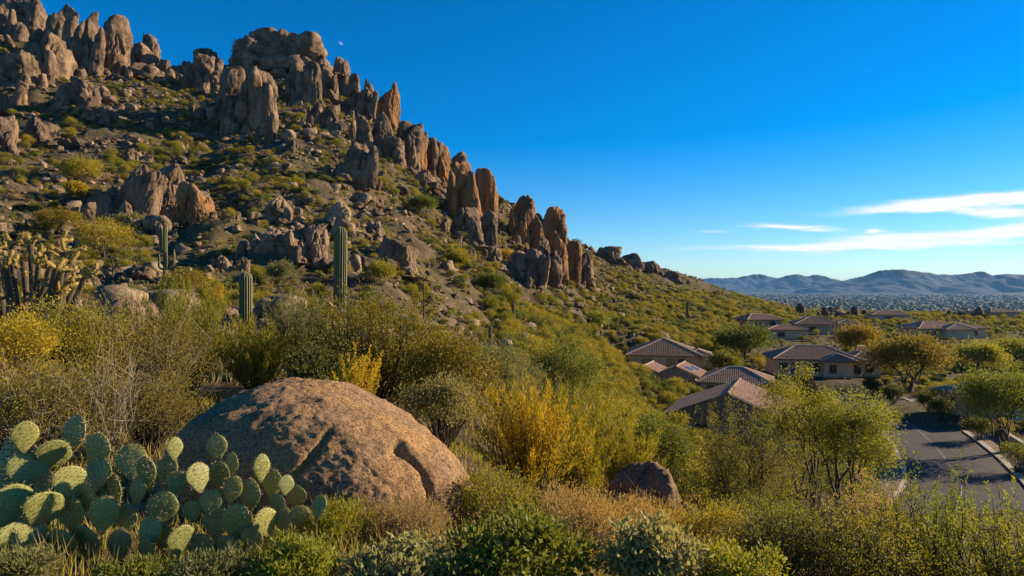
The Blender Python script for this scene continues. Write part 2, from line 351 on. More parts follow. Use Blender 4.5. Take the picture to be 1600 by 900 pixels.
def pad_mat():
    m, t, b, _ = newmat('cactus_pad_skin'); tcn = N(t, 'ShaderNodeTexCoord'); oi = N(t, 'ShaderNodeObjectInfo')
    n = noise(t, tcn.outputs['Object'], 12, 5, .6)
    c = ramp(t, n, [(.25, (.185, .185, .045)), (.5, (.235, .235, .065)), (.75, (.285, .28, .095))])
    c = mixrgb(t, ramp(t, noise(t, tcn.outputs['Object'], 45, 3, .7), [(.62, (0, 0, 0)), (.72, (.7, .7, .7))]), c, (.22, .19, .10))
    c = mixrgb(t, 1.0, c, ramp(t, oi.outputs['Random'], [(0, (.80, .86, .85)), (.6, (1, 1, 1)), (1, (1.22, 1.15, 1.0))]), 'MULTIPLY')
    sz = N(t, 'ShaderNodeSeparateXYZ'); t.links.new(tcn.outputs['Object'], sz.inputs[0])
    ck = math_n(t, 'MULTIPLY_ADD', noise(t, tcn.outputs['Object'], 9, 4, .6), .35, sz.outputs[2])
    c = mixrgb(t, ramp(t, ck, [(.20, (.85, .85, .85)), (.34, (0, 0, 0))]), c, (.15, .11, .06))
    t.links.new(c, b.inputs['Base Color']); b.inputs['Roughness'].default_value = .5; b.inputs['Specular IOR Level'].default_value = .35
    bump(t, b, noise(t, tcn.outputs['Object'], 30, 4, .6), .35, .004); return m
M['pad'] = pad_mat()
M['cholla'] = plain('cholla_joint', (.27, .185, .045), .7, 25, .35, .01)
M['cholla_old'] = plain('cholla_bark', (.085, .06, .038), .9, 22, .4, .01)
M['chollaspine'] = plain('cholla_spines', (.50, .36, .09), .6)
def ground_mat():
    m, t, b, _ = newmat('desert_ground'); g = N(t, 'ShaderNodeNewGeometry').outputs['Position']
    big = noise(t, g, .045, 5, .6); mid = noise(t, g, .42, 6, .62); fine = noise(t, g, 5.5, 6, .7)
    c = ramp(t, mid, [(.30, (.036, .027, .017)), (.46, (.075, .055, .034)), (.58, (.125, .09, .055)), (.75, (.20, .15, .096))])
    c = mixrgb(t, ramp(t, big, [(.42, (0, 0, 0)), (.58, (.75, .75, .75))]), c, mixrgb(t, fine, (.06, .052, .02), (.115, .095, .04)))
    v = N(t, 'ShaderNodeTexVoronoi'); v.inputs['Scale'].default_value = 2.2; t.links.new(g, v.inputs['Vector'])
    stone = ramp(t, v.outputs['Distance'], [(.20, (1, 1, 1)), (.34, (0, 0, 0))])
    sel = ramp(t, v.outputs['Color'], [(.55, (0, 0, 0)), (.6, (1, 1, 1))])
    c = mixrgb(t, math_n(t, 'MULTIPLY', stone, sel), c, mixrgb(t, fine, (.18, .135, .088), (.32, .245, .165)))
    c = mixrgb(t, .75, c, ramp(t, fine, [(.3, (.6, .58, .55)), (.5, (1, 1, 1)), (.72, (1.3, 1.28, 1.22))]), 'MULTIPLY')
    # the far valley floor: pale dry flats and darker groves
    sy = N(t, 'ShaderNodeSeparateXYZ'); t.links.new(g, sy.inputs[0])
    f = math_n(t, 'MULTIPLY', math_n(t, 'SUBTRACT', sy.outputs[1], 1100), 1 / 800, clamp=True)
    vn = noise(t, mapping(t, g, (1, .5, 1)), .004, 6, .65)
    c = mixrgb(t, f, c, ramp(t, vn, [(.36, (.03, .036, .02)), (.52, (.055, .055, .034)), (.66, (.12, .105, .078))]))
    t.links.new(c, b.inputs['Base Color']); b.inputs['Roughness'].default_value = .95; b.inputs['Specular IOR Level'].default_value = .08
    p = bump(t, b, mid, .8, .35); p = bump(t, b, math_n(t, 'MULTIPLY', stone, sel), .7, .12, p); bump(t, b, fine, .8, .05, p)
    return m
M['ground'] = ground_mat()
M['asphalt'] = plain('asphalt', (.042, .039, .036), .85, 1.2, .3, .01)
M['concrete'] = plain('concrete', (.38, .32, .25), .9, 2.2, .22, .01)
M['gravel'] = plain('gravel_drive', (.17, .125, .085), .95, 4, .3, .03)
M['stucco'] = plain('tan_stucco', (.56, .40, .235), .95, 1.3, .12, .01)
M['stucco2'] = plain('brown_stucco', (.44, .31, .185), .95, 1.3, .12, .01)
M['trim'] = plain('house_trim', (.17, .12, .085), .8, 3, .2)
M['tile'] = plain('clay_tile', (.40, .245, .16), .85, 2.5, .38, .01)
M['tile2'] = plain('brown_clay_tile', (.31, .19, .125), .85, 2.5, .38, .01)
M['ridgecap'] = plain('ridge_tile', (.48, .35, .26), .85, 3, .25)
M['glass'] = plain('window_glass', (.02, .022, .025), .12, spec=.6)
M['panel'] = plain('solar_glass', (.018, .02, .03), .2, spec=.5)
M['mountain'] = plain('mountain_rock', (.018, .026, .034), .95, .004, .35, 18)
M['townwall'] = plain('pale_town_wall', (.22, .20, .17), .9)
M['townroof'] = plain('town_roof', (.34, .24, .18), .9)
M['soil'] = plain('bare_soil', (.36, .27, .18), .95, 5, .3, .03)

# ------------------------------------------------------------------ ground sheet
def make_ground():
    nx, ny = 620, 500
    tx = np.linspace(-1.45, 1.55, nx)
    Y = np.concatenate([np.linspace(-7, 1.9, 20), np.exp(np.linspace(math.log(2), math.log(700), 430)), np.exp(np.linspace(math.log(715), math.log(17500), 60))])
    ny = len(Y); X = tx[None, :] * (np.maximum(Y, 0)[:, None] + 9)
    YY = np.broadcast_to(Y[:, None], X.shape); Z = np.empty_like(X)
    for a in range(0, ny, 80): Z[a:a+80] = hgt(X[a:a+80], YY[a:a+80])
    V = np.stack([X, YY, Z], -1).reshape(-1, 3)
    i = np.arange(ny - 1)[:, None] * nx + np.arange(nx - 1)[None, :]
    Q = np.stack([i, i + 1, i + nx + 1, i + nx], -1).reshape(-1, 4)
    o = obj('ground', mesh_np('ground', V, Q, smooth=True), M['ground']); tag(o, kind='structure')
make_ground()

# ------------------------------------------------------------------ distant mountains
def mountain(name, label, dist, depth, pts, seed, amp):
    pts = np.array(pts, float); nx, ny = 260, 40
    px = np.linspace(pts[0, 0], pts[-1, 0], nx); top = np.interp(px, pts[:, 0], pts[:, 1])
    top = np.convolve(np.pad(top, 1, mode='edge'), np.ones(3) / 3, 'valid') - 1.6 * fbm(np.stack([px / 14, px * 0, px * 0 + seed], -1), 3, seed)
    X = (px - 800) / F * dist; H = (450 - top) / F * dist + 90
    t = np.linspace(-1, 1, ny)
    XX = np.broadcast_to(X[None, :], (ny, nx)); YY = dist + t[:, None] * depth + 0 * XX
    P = np.stack([XX / 900, YY / 900, 0 * XX], -1)
    rid = 1 - np.abs(fbm(P, 4, seed)) * 1.6
    env = np.clip(1 - np.abs(t), 0, 1)[:, None] ** 1.25
    side = np.clip(np.minimum(np.arange(nx), nx - 1 - np.arange(nx)) / 12, 0, 1)[None, :]
    Z = -92 + side * env * H[None, :] * (1 + (rid - .8) * amp * (1 - env ** 3))
    V = np.stack([XX, YY, Z], -1).reshape(-1, 3)
    i = np.arange(ny - 1)[:, None] * nx + np.arange(nx - 1)[None, :]
    o = obj(name, mesh_np(name, V, np.stack([i, i + 1, i + nx + 1, i + nx], -1).reshape(-1, 4), smooth=True), M['mountain'])
    tag(o, label, 'mountain', 'mountains across the valley', 'structure')
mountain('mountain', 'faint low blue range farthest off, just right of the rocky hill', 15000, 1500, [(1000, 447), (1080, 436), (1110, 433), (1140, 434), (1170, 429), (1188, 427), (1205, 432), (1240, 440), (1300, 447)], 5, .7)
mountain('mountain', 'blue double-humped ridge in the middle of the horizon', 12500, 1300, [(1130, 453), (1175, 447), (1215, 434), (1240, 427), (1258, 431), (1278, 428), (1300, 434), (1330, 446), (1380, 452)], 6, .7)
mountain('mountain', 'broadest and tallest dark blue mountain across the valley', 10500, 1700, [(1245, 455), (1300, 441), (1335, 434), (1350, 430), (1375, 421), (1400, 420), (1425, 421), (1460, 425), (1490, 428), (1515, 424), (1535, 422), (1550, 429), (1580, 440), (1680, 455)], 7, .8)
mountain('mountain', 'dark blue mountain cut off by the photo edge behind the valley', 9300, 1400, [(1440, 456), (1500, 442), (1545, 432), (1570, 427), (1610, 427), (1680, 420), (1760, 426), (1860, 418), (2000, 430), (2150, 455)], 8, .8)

# ------------------------------------------------------------------ town on the valley floor (too small to tell apart)
def make_town():
    rg = np.random.default_rng(3); mb = MB(); n = 450
    Y = 1900 * np.exp(rg.random(n) * math.log(8500 / 1900)); X = (rg.uniform(1000, 1800, n) - 800) / F * Y
    keep = fbm(np.stack([X / 700, Y / 900, 0 * X], -1), 3, 4) > -.12
    for x, y in zip(X[keep], Y[keep]):
        a, b, h = rg.uniform(7, 16), rg.uniform(6, 12), rg.uniform(4, 8)
        if rg.random() < .04: a, b, h = a * 3, b * 2, h * 1.3
        mb.box((x - a, y - b, -91), (x + a, y + b, -90 + h), m=0 if rg.random() < .5 else 1)
        mb.box((x - a * .9, y - b * .9, -90 + h + .02), (x + a * .9, y + b * .9, -90 + h + .8), m=1)
    o = obj('distant_town', mb.mesh('distant_town'), [M['townwall'], M['townroof']])
    tag(o, 'pale specks of far-off town spread over the hazy valley floor', 'town', kind='stuff')
    mb = MB(); bm = bmesh.new(); bmesh.ops.create_icosphere(bm, subdivisions=1, radius=1); v = np.array([q.co[:] for q in bm.verts]); f = np.array([[q.index for q in p.verts] for p in bm.faces]); bm.free()
    n = 4500; Y = 1500 * np.exp(rg.random(n) * math.log(9000 / 1500)); X = (rg.uniform(980, 1850, n) - 800) / F * Y
    for x, y in zip(X, Y):
        s = rg.uniform(3, 7) * (1 + y / 9000); mb.add(v * (s * 1.4, s, s * .8) * rg.uniform(.8, 1.2, (len(v), 1)) + (x, y, -90 + s * .3), T=f)
    o = obj('valley_trees', mb.mesh('valley_trees'), M['f_dark']); tag(o, 'dark mass of far trees on the hazy valley floor', 'trees', kind='stuff')
make_town()

# ------------------------------------------------------------------ road, kerbs, pavement
def offset_line(line, d):
    T = np.gradient(line, axis=0); T /= np.linalg.norm(T, axis=1, keepdims=True)
    return line + np.stack([T[:, 1], -T[:, 0]], 1) * d
def smooth_line(line, k=8):
    P = np.concatenate([[2 * line[0] - line[1]], line, [2 * line[-1] - line[-2]]]); out = []
    for i in range(1, len(P) - 2):
        for t in np.arange(k) / k:
            a, b, c, d = P[i-1], P[i], P[i+1], P[i+2]
            out.append(.5 * ((2*b) + (c-a)*t + (2*a-5*b+4*c-d)*t*t + (3*b-a-3*c+d)*t**3))
    out.append(P[-2]); return np.array(out)
RL = smooth_line(ROAD[2:]); RW = 4.6
def ribbon(name, d0, d1, z0, z1, mat, parent=None, step=None):
    a = offset_line(RL, d0); b = offset_line(RL, d1); n = len(RL); mb = MB()
    V = np.concatenate([np.c_[a, np.full(n, z0)], np.c_[a, np.full(n, z1)], np.c_[b, np.full(n, z1)], np.c_[b, np.full(n, z0)]])
    i = np.arange(n - 1)
    if step is not None: i = i[::1]
    Q = np.concatenate([np.stack([k*n+i, k*n+i+1, (k+1)*n+i+1, (k+1)*n+i], 1) for k in range(3)])
    mb.add(V, Q); return obj(name, mb.mesh(name), mat, parent)
tag(ribbon('road', -RW, RW, ROADZ - .3, ROADZ + .05, M['asphalt']), kind='structure')
k1 = ribbon('kerb', RW, RW + .6, ROADZ - .3, ROADZ + .19, M['concrete']); tag(k1, kind='structure')
k2 = ribbon('kerb', -RW - .45, -RW, ROADZ - .3, ROADZ + .19, M['concrete']); tag(k2, kind='structure')
tag(ribbon('pavement', RW + .61, RW + 3.0, ROADZ - .3, ROADZ + .17, M['gravel']), kind='structure')
tag(ribbon('path', -RW - 2.2, -RW - .46, ROADZ - .3, ROADZ + .15, M['gravel']), kind='structure')
def seam():
    a = offset_line(RL, -.4); b = offset_line(RL, -.34); n = len(RL); i = np.arange(n - 1)
    V = np.concatenate([np.c_[a, np.full(n, ROADZ + .056)], np.c_[b, np.full(n, ROADZ + .056)]])
    o = obj('road_seam', mesh_np('road_seam', V, np.stack([i, i + 1, n + i + 1, n + i], 1)), M['concrete']); tag(o, kind='structure')
seam()
# driveway apron in front of the long house
def patch(name, pts, z, mat):
    n = len(pts); V = [(*p, z) for p in pts] + [(*p, z - .4) for p in pts]; bm = bmesh.new(); vs = [bm.verts.new(v) for v in V]
    bm.faces.new(vs[:n]); [bm.faces.new((vs[i], vs[n+i], vs[n+(i+1) % n], vs[(i+1) % n])) for i in range(n)]
    bmesh.ops.recalc_face_normals(bm, faces=bm.faces); me = bpy.data.meshes.new(name); bm.to_mesh(me); bm.free(); return obj(name, me, mat)
tag(patch('driveway', [(49, 117), (55, 112), (60, 117), (64, 126), (55, 130), (49, 127)], ROADZ + .115, M['concrete']), kind='structure')
tag(patch('driveway', [(30, 121), (36, 117), (42, 121), (48, 126), (43, 130.5), (34, 126)], ROADZ + .125, M['concrete']), kind='structure')
# low garden wall beyond the pavement
def garden_wall(d, i0, i1, h, label):
    a = offset_line(RL, d)[i0:i1]; b = offset_line(RL, d + .35)[i0:i1]; n = len(a); mb = MB()
    V = np.concatenate([np.c_[a, np.full(n, ROADZ - .3)], np.c_[a, np.full(n, ROADZ + h)], np.c_[b, np.full(n, ROADZ + h)], np.c_[b, np.full(n, ROADZ - .3)]]); i = np.arange(n - 1)
    mb.add(V, np.concatenate([np.stack([k*n+i, k*n+i+1, (k+1)*n+i+1, (k+1)*n+i], 1) for k in range(3)] + [np.array([[0, n, 2*n, 3*n], [n-1, 4*n-1, 3*n-1, 2*n-1]])]))
    r = obj('garden_wall', mb.mesh('garden_wall'), M['stucco']); tag(r, label, 'wall', 'low garden walls')
    a2 = offset_line(RL, d - .06)[i0:i1]; b2 = offset_line(RL, d + .41)[i0:i1]; mb = MB()
    V = np.concatenate([np.c_[a2, np.full(n, ROADZ + h + .003)], np.c_[a2, np.full(n, ROADZ + h + .1)], np.c_[b2, np.full(n, ROADZ + h + .1)], np.c_[b2, np.full(n, ROADZ + h + .003)]])
    mb.add(V, np.concatenate([np.stack([k*n+i, k*n+i+1, (k+1)*n+i+1, (k+1)*n+i], 1) for k in range(3)]))
    obj('coping', mb.mesh('coping'), M['concrete'], r)
garden_wall(RW + 3.4, 16, 42, .9, 'low tan stucco garden wall along the bend of the road')

# ------------------------------------------------------------------ rocks
_ico = {}
def ico(n):
    if n not in _ico:
        bm = bmesh.new(); bmesh.ops.create_icosphere(bm, subdivisions=n, radius=1)
        bm.verts.ensure_lookup_table(); _ico[n] = (np.array([v.co[:] for v in bm.verts]), np.array([[v.index for v in f.verts] for f in bm.faces])); bm.free()
    return _ico[n]
def rock_verts(seed, dims, kind='dome', sub=4, lean=0.0, cells=None, rough=1.0):
    """dims = full width, depth, height; stands with its base a little below z = 0"""
    rg = np.random.default_rng(seed); D, T = ico(sub); w_, d_, h_ = dims
    rg.random(3); npl = {'spire': 15, 'dome': 20, 'block': 11, 'slab': 12}[kind]
    n = rg.normal(size=(npl, 3))
    if kind == 'spire': n[:, 2] *= .45
    if kind == 'block': n = np.concatenate([n * .6, np.eye(3), -np.eye(3)]) + rg.normal(size=(npl + 6, 3)) * .18
    n /= np.linalg.norm(n, axis=1, keepdims=True); d = rg.uniform(.62, 1.0, len(n))
    dot = np.clip(D @ n.T, 1e-3, None) / d; k = 18
    r = (np.sum(dot ** k, 1) + .66 ** k) ** (-1 / k)
    P = D * r[:, None]; lo, hi = P.min(0), P.max(0); P = (P - (lo + hi) / 2) / ((hi - lo) / 2)
    z01 = (P[:, 2] + 1) / 2
    low_ = np.clip(-P[:, 2], 0, 1); P[:, :2] *= (np.clip(1 - low_ ** 2, .08, 1) ** -.42)[:, None]     # walls run down into the ground
    if kind == 'spire':
        q = np.maximum(np.hypot(P[:, 0], P[:, 1]), 1e-6); tgt = np.clip(1.06 - .30 * z01 - .62 * np.clip(z01 - .72, 0, 1) ** 1.6 * 3.2, .05, 1)
        side = sstep(0, .25, q); P[:, :2] *= (1 + ((tgt / q - 1) * .62 * side * (1 - sstep(.9, 1.0, z01)))[:, None])
    if kind in ('dome', 'block'): P[:, :2] *= (1.06 - .16 * z01)[:, None]
    # joint-bounded blocks, each set a little proud or back
    m = cells or rg.integers(9, 17)
    c = rg.uniform(-1, 1, (m, 3)); A = np.array([1.0, 1.0, .55 if kind in ('spire', 'slab') else .85])
    wp = P + .16 * np.stack([fbm(P * 1.7 + 5, 2, seed), fbm(P * 1.7 + 9, 2, seed + 1), fbm(P * 1.7 + 13, 2, seed + 2)], 1)
    dd = np.linalg.norm((wp[:, None, :] - c[None]) * A, axis=2); o = np.argsort(dd, 1); f1 = np.take_along_axis(dd, o[:, :1], 1)[:, 0]; f2 = np.take_along_axis(dd, o[:, 1:2], 1)[:, 0]
    gap = f2 - f1; proud = rg.uniform(-.20, .12, m)[o[:, 0]] * sstep(0, .10, gap)
    groove = -np.exp(-(gap / .034) ** 2) * .26
    c2 = rg.uniform(-1.1, 1.1, (m * 5, 3)); d2 = np.linalg.norm((wp[:, None, :] - c2[None]) * A, axis=2); d2.sort(1); gap2 = d2[:, 1] - d2[:, 0]
    groove = groove - np.exp(-(gap2 / .028) ** 2) * .085
    asp = np.array([w_, d_, h_]) / min(w_, d_)
    nz = fbm(P * asp * 1.1 + seed, 3, seed) * .08 + np.abs(fbm(P * asp * 2.6 + seed, 3, seed + 5)) * -.06 + fbm(P * asp * 6, 3, seed + 8) * .035
    disp = (proud + groove + nz) * rough
    u = P / np.linalg.norm(P, axis=1, keepdims=True); dist = disp * min(w_, d_, h_) * .5
    V = P * np.array([w_, d_, h_ * 1.12]) * .5 + u * dist[:, None]
    V[:, 2] += h_ * .5 - h_ * .06
    V[:, 0] += lean * V[:, 2]
    return V, T
def rock_mesh(name, *a, **k):
    V, T = rock_verts(*a, **k); return mesh_np(name, V, T=T, smooth=True)

# the rocks that stand out on the hill: left, right, top, base in the photograph; kind; lean; material; label
RK = [
 (-12, 30, 4, 52, 'dome', 0, '', 'rounded lit rock at the photo corner, highest on the hill edge'),
 (12, 78, -16, 40, 'block', 0, '', 'dark blocky outcrop on the skyline beside the pointed slab'),
 (58, 120, 3, 92, 'slab', .28, '', 'pointed slab leaning on the skyline next to the two tall spires'),
 (4, 60, 84, 134, 'dome', .1, '', 'lumpy lit outcrop below the pointed skyline slab'),
 (52, 106, 44, 130, 'block', .15, '', 'jointed rock wall under the pointed slab'),
 (98, 124, 25, 106, 'spire', 0, '', 'shaded narrow rock between pointed slab and first spire'),
 (113, 157, 19, 114, 'spire', -.03, '', 'tall round-topped spire, first of the skyline pair'),
 (154, 201, 25, 116, 'spire', .04, '', 'tall broad spire, second of the skyline pair'),
 (203, 242, 66, 104, 'block', 0, '', 'small stepped rock beside the second skyline spire'),
 (196, 262, 96, 124, 'dome', 0, '', 'low shaded rock shelf under the stepped skyline rock'),
 (100, 160, 124, 170, 'dome', 0, '', 'rounded dome below the pair of skyline spires'),
 (-20, 24, 176, 232, 'dome', 0, '', 'rounded rock cut off by the photo edge below the skyline'),
 (46, 82, 184, 230, 'block', 0, '', 'shaded squat rock near the photo edge, mid slope'),
 (150, 185, 165, 190, 'dome', 0, '', 'small shaded rock below the dome on the shadowed slope'),
 (300, 350, 90, 140, 'block', 0, '', 'craggy pale rock just uphill of the split dome'),
 (308, 342, 77, 96, 'block', 0, '', 'flat cap rock on the skyline saddle'),
 (336, 382, 104, 198, 'spire', .05, '', 'shaded half of the big split dome on the slope'),
 (372, 432, 106, 210, 'spire', .10, '', 'big lit half of the split dome with long cracks'),
 (354, 396, 142, 204, 'spire', .05, '', 'lower lobe in front of the split dome'),
 (378, 508, 55, 106, 'dome', 0, '', 'broad layered summit dome on the skyline'),
 (462, 516, 74, 116, 'dome', .1, '', 'shoulder block at the end of the summit dome'),
 (450, 478, 98, 158, 'spire', 0, '', 'shaded column under the summit dome'),
 (468, 504, 94, 168, 'spire', .04, '', 'tall lumpy column under the summit shoulder'),
 (494, 527, 98, 154, 'spire', .06, '', 'bulging column next to the lumpy column'),
 (482, 508, 158, 202, 'block', 0, '', 'low block below the lumpy column'),
 (500, 532, 160, 212, 'spire', 0, '', 'cracked low column below the bulging column'),
 (520, 549, 86, 120, 'spire', .05, '', 'small lone spire on the skyline right of the summit dome'),
 (522, 548, 114, 150, 'block', 0, '', 'block under the small lone spire'),
 (543, 563, 114, 166, 'spire', 0, '', 'slim dark column between lone spire and sharp fin'),
 (556, 585, 136, 186, 'spire', 0, '', 'sharp pale fin beside the tall skyline spire'),
 (568, 586, 124, 166, 'spire', 0, '', 'thin shaded finger behind the sharp fin'),
 (584, 624, 129, 202, 'spire', .06, 'o', 'tall orange skyline spire with a flat lit face'),
 (578, 616, 174, 242, 'spire', .06, '', 'thick column below the tall orange skyline spire'),
 (550, 582, 178, 230, 'block', 0, '', 'broad shaded block below the sharp fin'),
 (590, 632, 214, 256, 'block', .1, '', 'jumbled block at the foot of the thick column'),
 (610, 656, 186, 262, 'block', .12, '', 'slanting orange column on the ridge past the thick column'),
 (634, 668, 204, 270, 'spire', .12, 'o', 'second slanting column on the descending ridge'),
 (654, 690, 212, 280, 'block', .1, '', 'third slanting column on the descending ridge'),
 (672, 704, 226, 290, 'spire', .08, 'o', 'last slanting column before the orange twin spires'),
 (536, 584, 220, 294, 'spire', .10, '', 'isolated cracked pillar on the open slope'),
 (415, 434, 198, 224, 'spire', 0, '', 'small pale pinnacle at the foot of the split dome'),
 (446, 462, 214, 236, 'spire', 0, '', 'tiny pale pinnacle downhill of the split dome'),
 (694, 746, 249, 344, 'spire', .03, 'o', 'larger of the orange twin spires on the ridge'),
 (732, 776, 263, 362, 'spire', .10, 'o', 'slimmer of the orange twin spires on the ridge'),
 (702, 748, 322, 372, 'block', .1, '', 'grey footing block under the larger twin spire'),
 (740, 780, 328, 402, 'spire', .06, '', 'pale pillar standing in front of the slimmer twin spire'),
 (752, 784, 384, 412, 'dome', 0, 'g', 'small pale boulder at the foot of the twin spires'),
 (786, 824, 392, 434, 'block', 0, 'g', 'pale grey block below the round-headed rock'),
 (792, 840, 303, 378, 'dome', .08, 'o', 'round-headed orange rock topping the lower ridge cluster'),
 (812, 852, 340, 398, 'dome', .1, 'o', 'bulging rock under the round orange head'),
 (836, 884, 322, 382, 'dome', .12, 'o', 'dark orange rounded rock beside the round head'),
 (822, 868, 372, 424, 'dome', .12, '', 'rounded rock midway down the lower ridge cluster'),
 (848, 888, 362, 432, 'spire', .2, 'o', 'slanting slab under the dark orange rounded rock'),
 (813, 850, 388, 446, 'spire', .06, '', 'stout pillar at the front of the lower ridge cluster'),
 (842, 880, 396, 444, 'spire', .2, '', 'leaning slab right of the stout pillar'),
 (872, 908, 374, 446, 'spire', .25, 'o', 'thin slanting slab low in the ridge cluster'),
 (894, 928, 394, 448, 'spire', .3, '', 'last thin slab of the ridge cluster, slanting to the slope'),
 (176, 246, 252, 346, 'slab', .30, '', 'slanting shaded slab of the mid-slope outcrop'),
 (230, 294, 252, 350, 'spire', .02, '', 'tall rounded lit lobe of the mid-slope outcrop'),
 (212, 240, 290, 346, 'block', 0, '', 'small block wedged in the mid-slope outcrop'),
 (284, 332, 286, 346, 'block', 0, 'o', 'rusty broken rock beside the tall rounded lobe'),
 (225, 272, 338, 366, 'block', 0, 'g', 'pale flat block at the foot of the rounded lobe'),
 (414, 458, 308, 348, 'dome', 0, 'g', 'pale rounded boulder in the middle of the slope'),
 (410, 474, 350, 398, 'block', 0, '', 'shaded flat rock face above the lit wedge rock'),
 (468, 512, 347, 414, 'spire', .05, '', 'wedge-shaped rock standing left of the tall saguaro'),
 (504, 546, 318, 360, 'dome', 0, 'g', 'pale boulder just above the tall saguaro top'),
 (486, 510, 392, 418, 'dome', 0, 'g', 'small lit boulder at the foot of the wedge rock'),
 (542, 566, 396, 424, 'spire', 0, 'g', 'pale upright stone beside the tall saguaro'),
 (592, 652, 372, 424, 'block', .1, '', 'shaded angular rock on the slope right of the tall saguaro'),
 (566, 604, 344, 372, 'block', 0, 'g', 'pale broken rock uphill of the angular rock'),
 (300, 330, 296, 318, 'dome', 0, 'g', 'pale lit boulder beside the rusty broken rock'),
 (336, 364, 398, 424, 'dome', 0, 'g', 'pale lumpy boulder above the short saguaro'),
 (206, 222, 236, 256, 'spire', 0, 'g', 'small pale pointed stone above the leaning outcrop'),
 (928, 972, 386, 408, 'block', 0, '', 'dark far outcrop on the ridge past the slabs'),
 (960, 1000, 394, 416, 'block', 0, '', 'second dark far outcrop on the descending ridge'),
 (996, 1030, 406, 426, 'dome', 0, '', 'dark far boulder low on the ridge'),
 (1036, 1062, 424, 438, 'block', 0, '', 'last dark boulder where the ridge meets the valley'),
 (640, 680, 262, 290, 'block', 0, '', 'rubble block below the slanting columns'),
 (1280, 1322, 480, 496, 'dome', 0, '', 'dark rock knoll rising over the far desert flat'),
 (1500, 1540, 482, 496, 'dome', 0, '', 'dark boulder pile on the far flat near the photo edge'),
]
ROCK_XY = []
BLK = [rock_mesh('block', 700 + q, (1, 1, 1.0), 'block' if q < 5 else 'spire', 4) for q in range(10)]
for q in BLK: q.materials.append(M['rock'])
for k, (l, r, tp, bs, kind, lean, mt, lab) in enumerate(RK):
    cx = (l + r) / 2; p, ok = hit(cx, bs, 30); Y = p[1]
    wd = (r - l) / F * Y; ht = (bs - tp) / F * Y; dp = wd * (1.0 if kind != 'slab' else .7)
    Yc = Y + dp * .38; X = (cx - 800) / F * Yc; zb = min((450 - bs) / F * Y, hz(X, Yc)) - (.22 if kind in ('dome', 'block') else .10) * ht
    top = (450 - tp) / F * Yc; ht = top - zb; sub = 6 if (r - l) > 58 and r < 480 else 5 if (r - l) > 26 else 4
    X -= lean * ht * .45
    o = obj('rock', rock_mesh('rock', 100 + k, (wd * 1.1, dp * 1.1, ht), kind, sub, lean), M[{'': 'rock', 'o': 'rock_orange', 'g': 'rock_grey'}[mt]])
    o.location = (X, Yc, zb); o.rotation_euler = (0, 0, 0)
    tag(o, lab, 'rock', 'rock formations on the hill'); ROCK_XY.append((X, Yc, wd * .6))
    rgb = np.random.default_rng(900 + k); nb = 2 if (r - l) < 26 else 4 if (r - l) < 45 else 6
    for q in range(nb):  # joint blocks leaning on the flanks and foot
        sd = (-1) ** q; tall = rgb.random() < .5; bw = rgb.uniform(.34, .58); bh = rgb.uniform(.45, .8) if tall else rgb.uniform(.2, .42)
        b = bpy.data.objects.new('block', BLK[int(rgb.integers(0, 5)) + (5 if tall else 0)]); COL.objects.link(b); b.parent = o
        b.location = (sd * rgb.uniform(.18, .48) * wd + lean * ht * .2, -dp * rgb.uniform(.12, .46), rgb.uniform(-.02, .04) * ht + (rgb.uniform(0, .18) * ht if tall else 0)); b.rotation_euler = (rgb.normal() * .08, rgb.normal() * .1 + lean * .6, rgb.uniform(0, 6.28)); b.scale = (bw * wd, bw * wd, bh * ht)
        b.data = b.data; b.material_slots[0].link = 'OBJECT'; b.material_slots[0].material = o.data.materials[0]

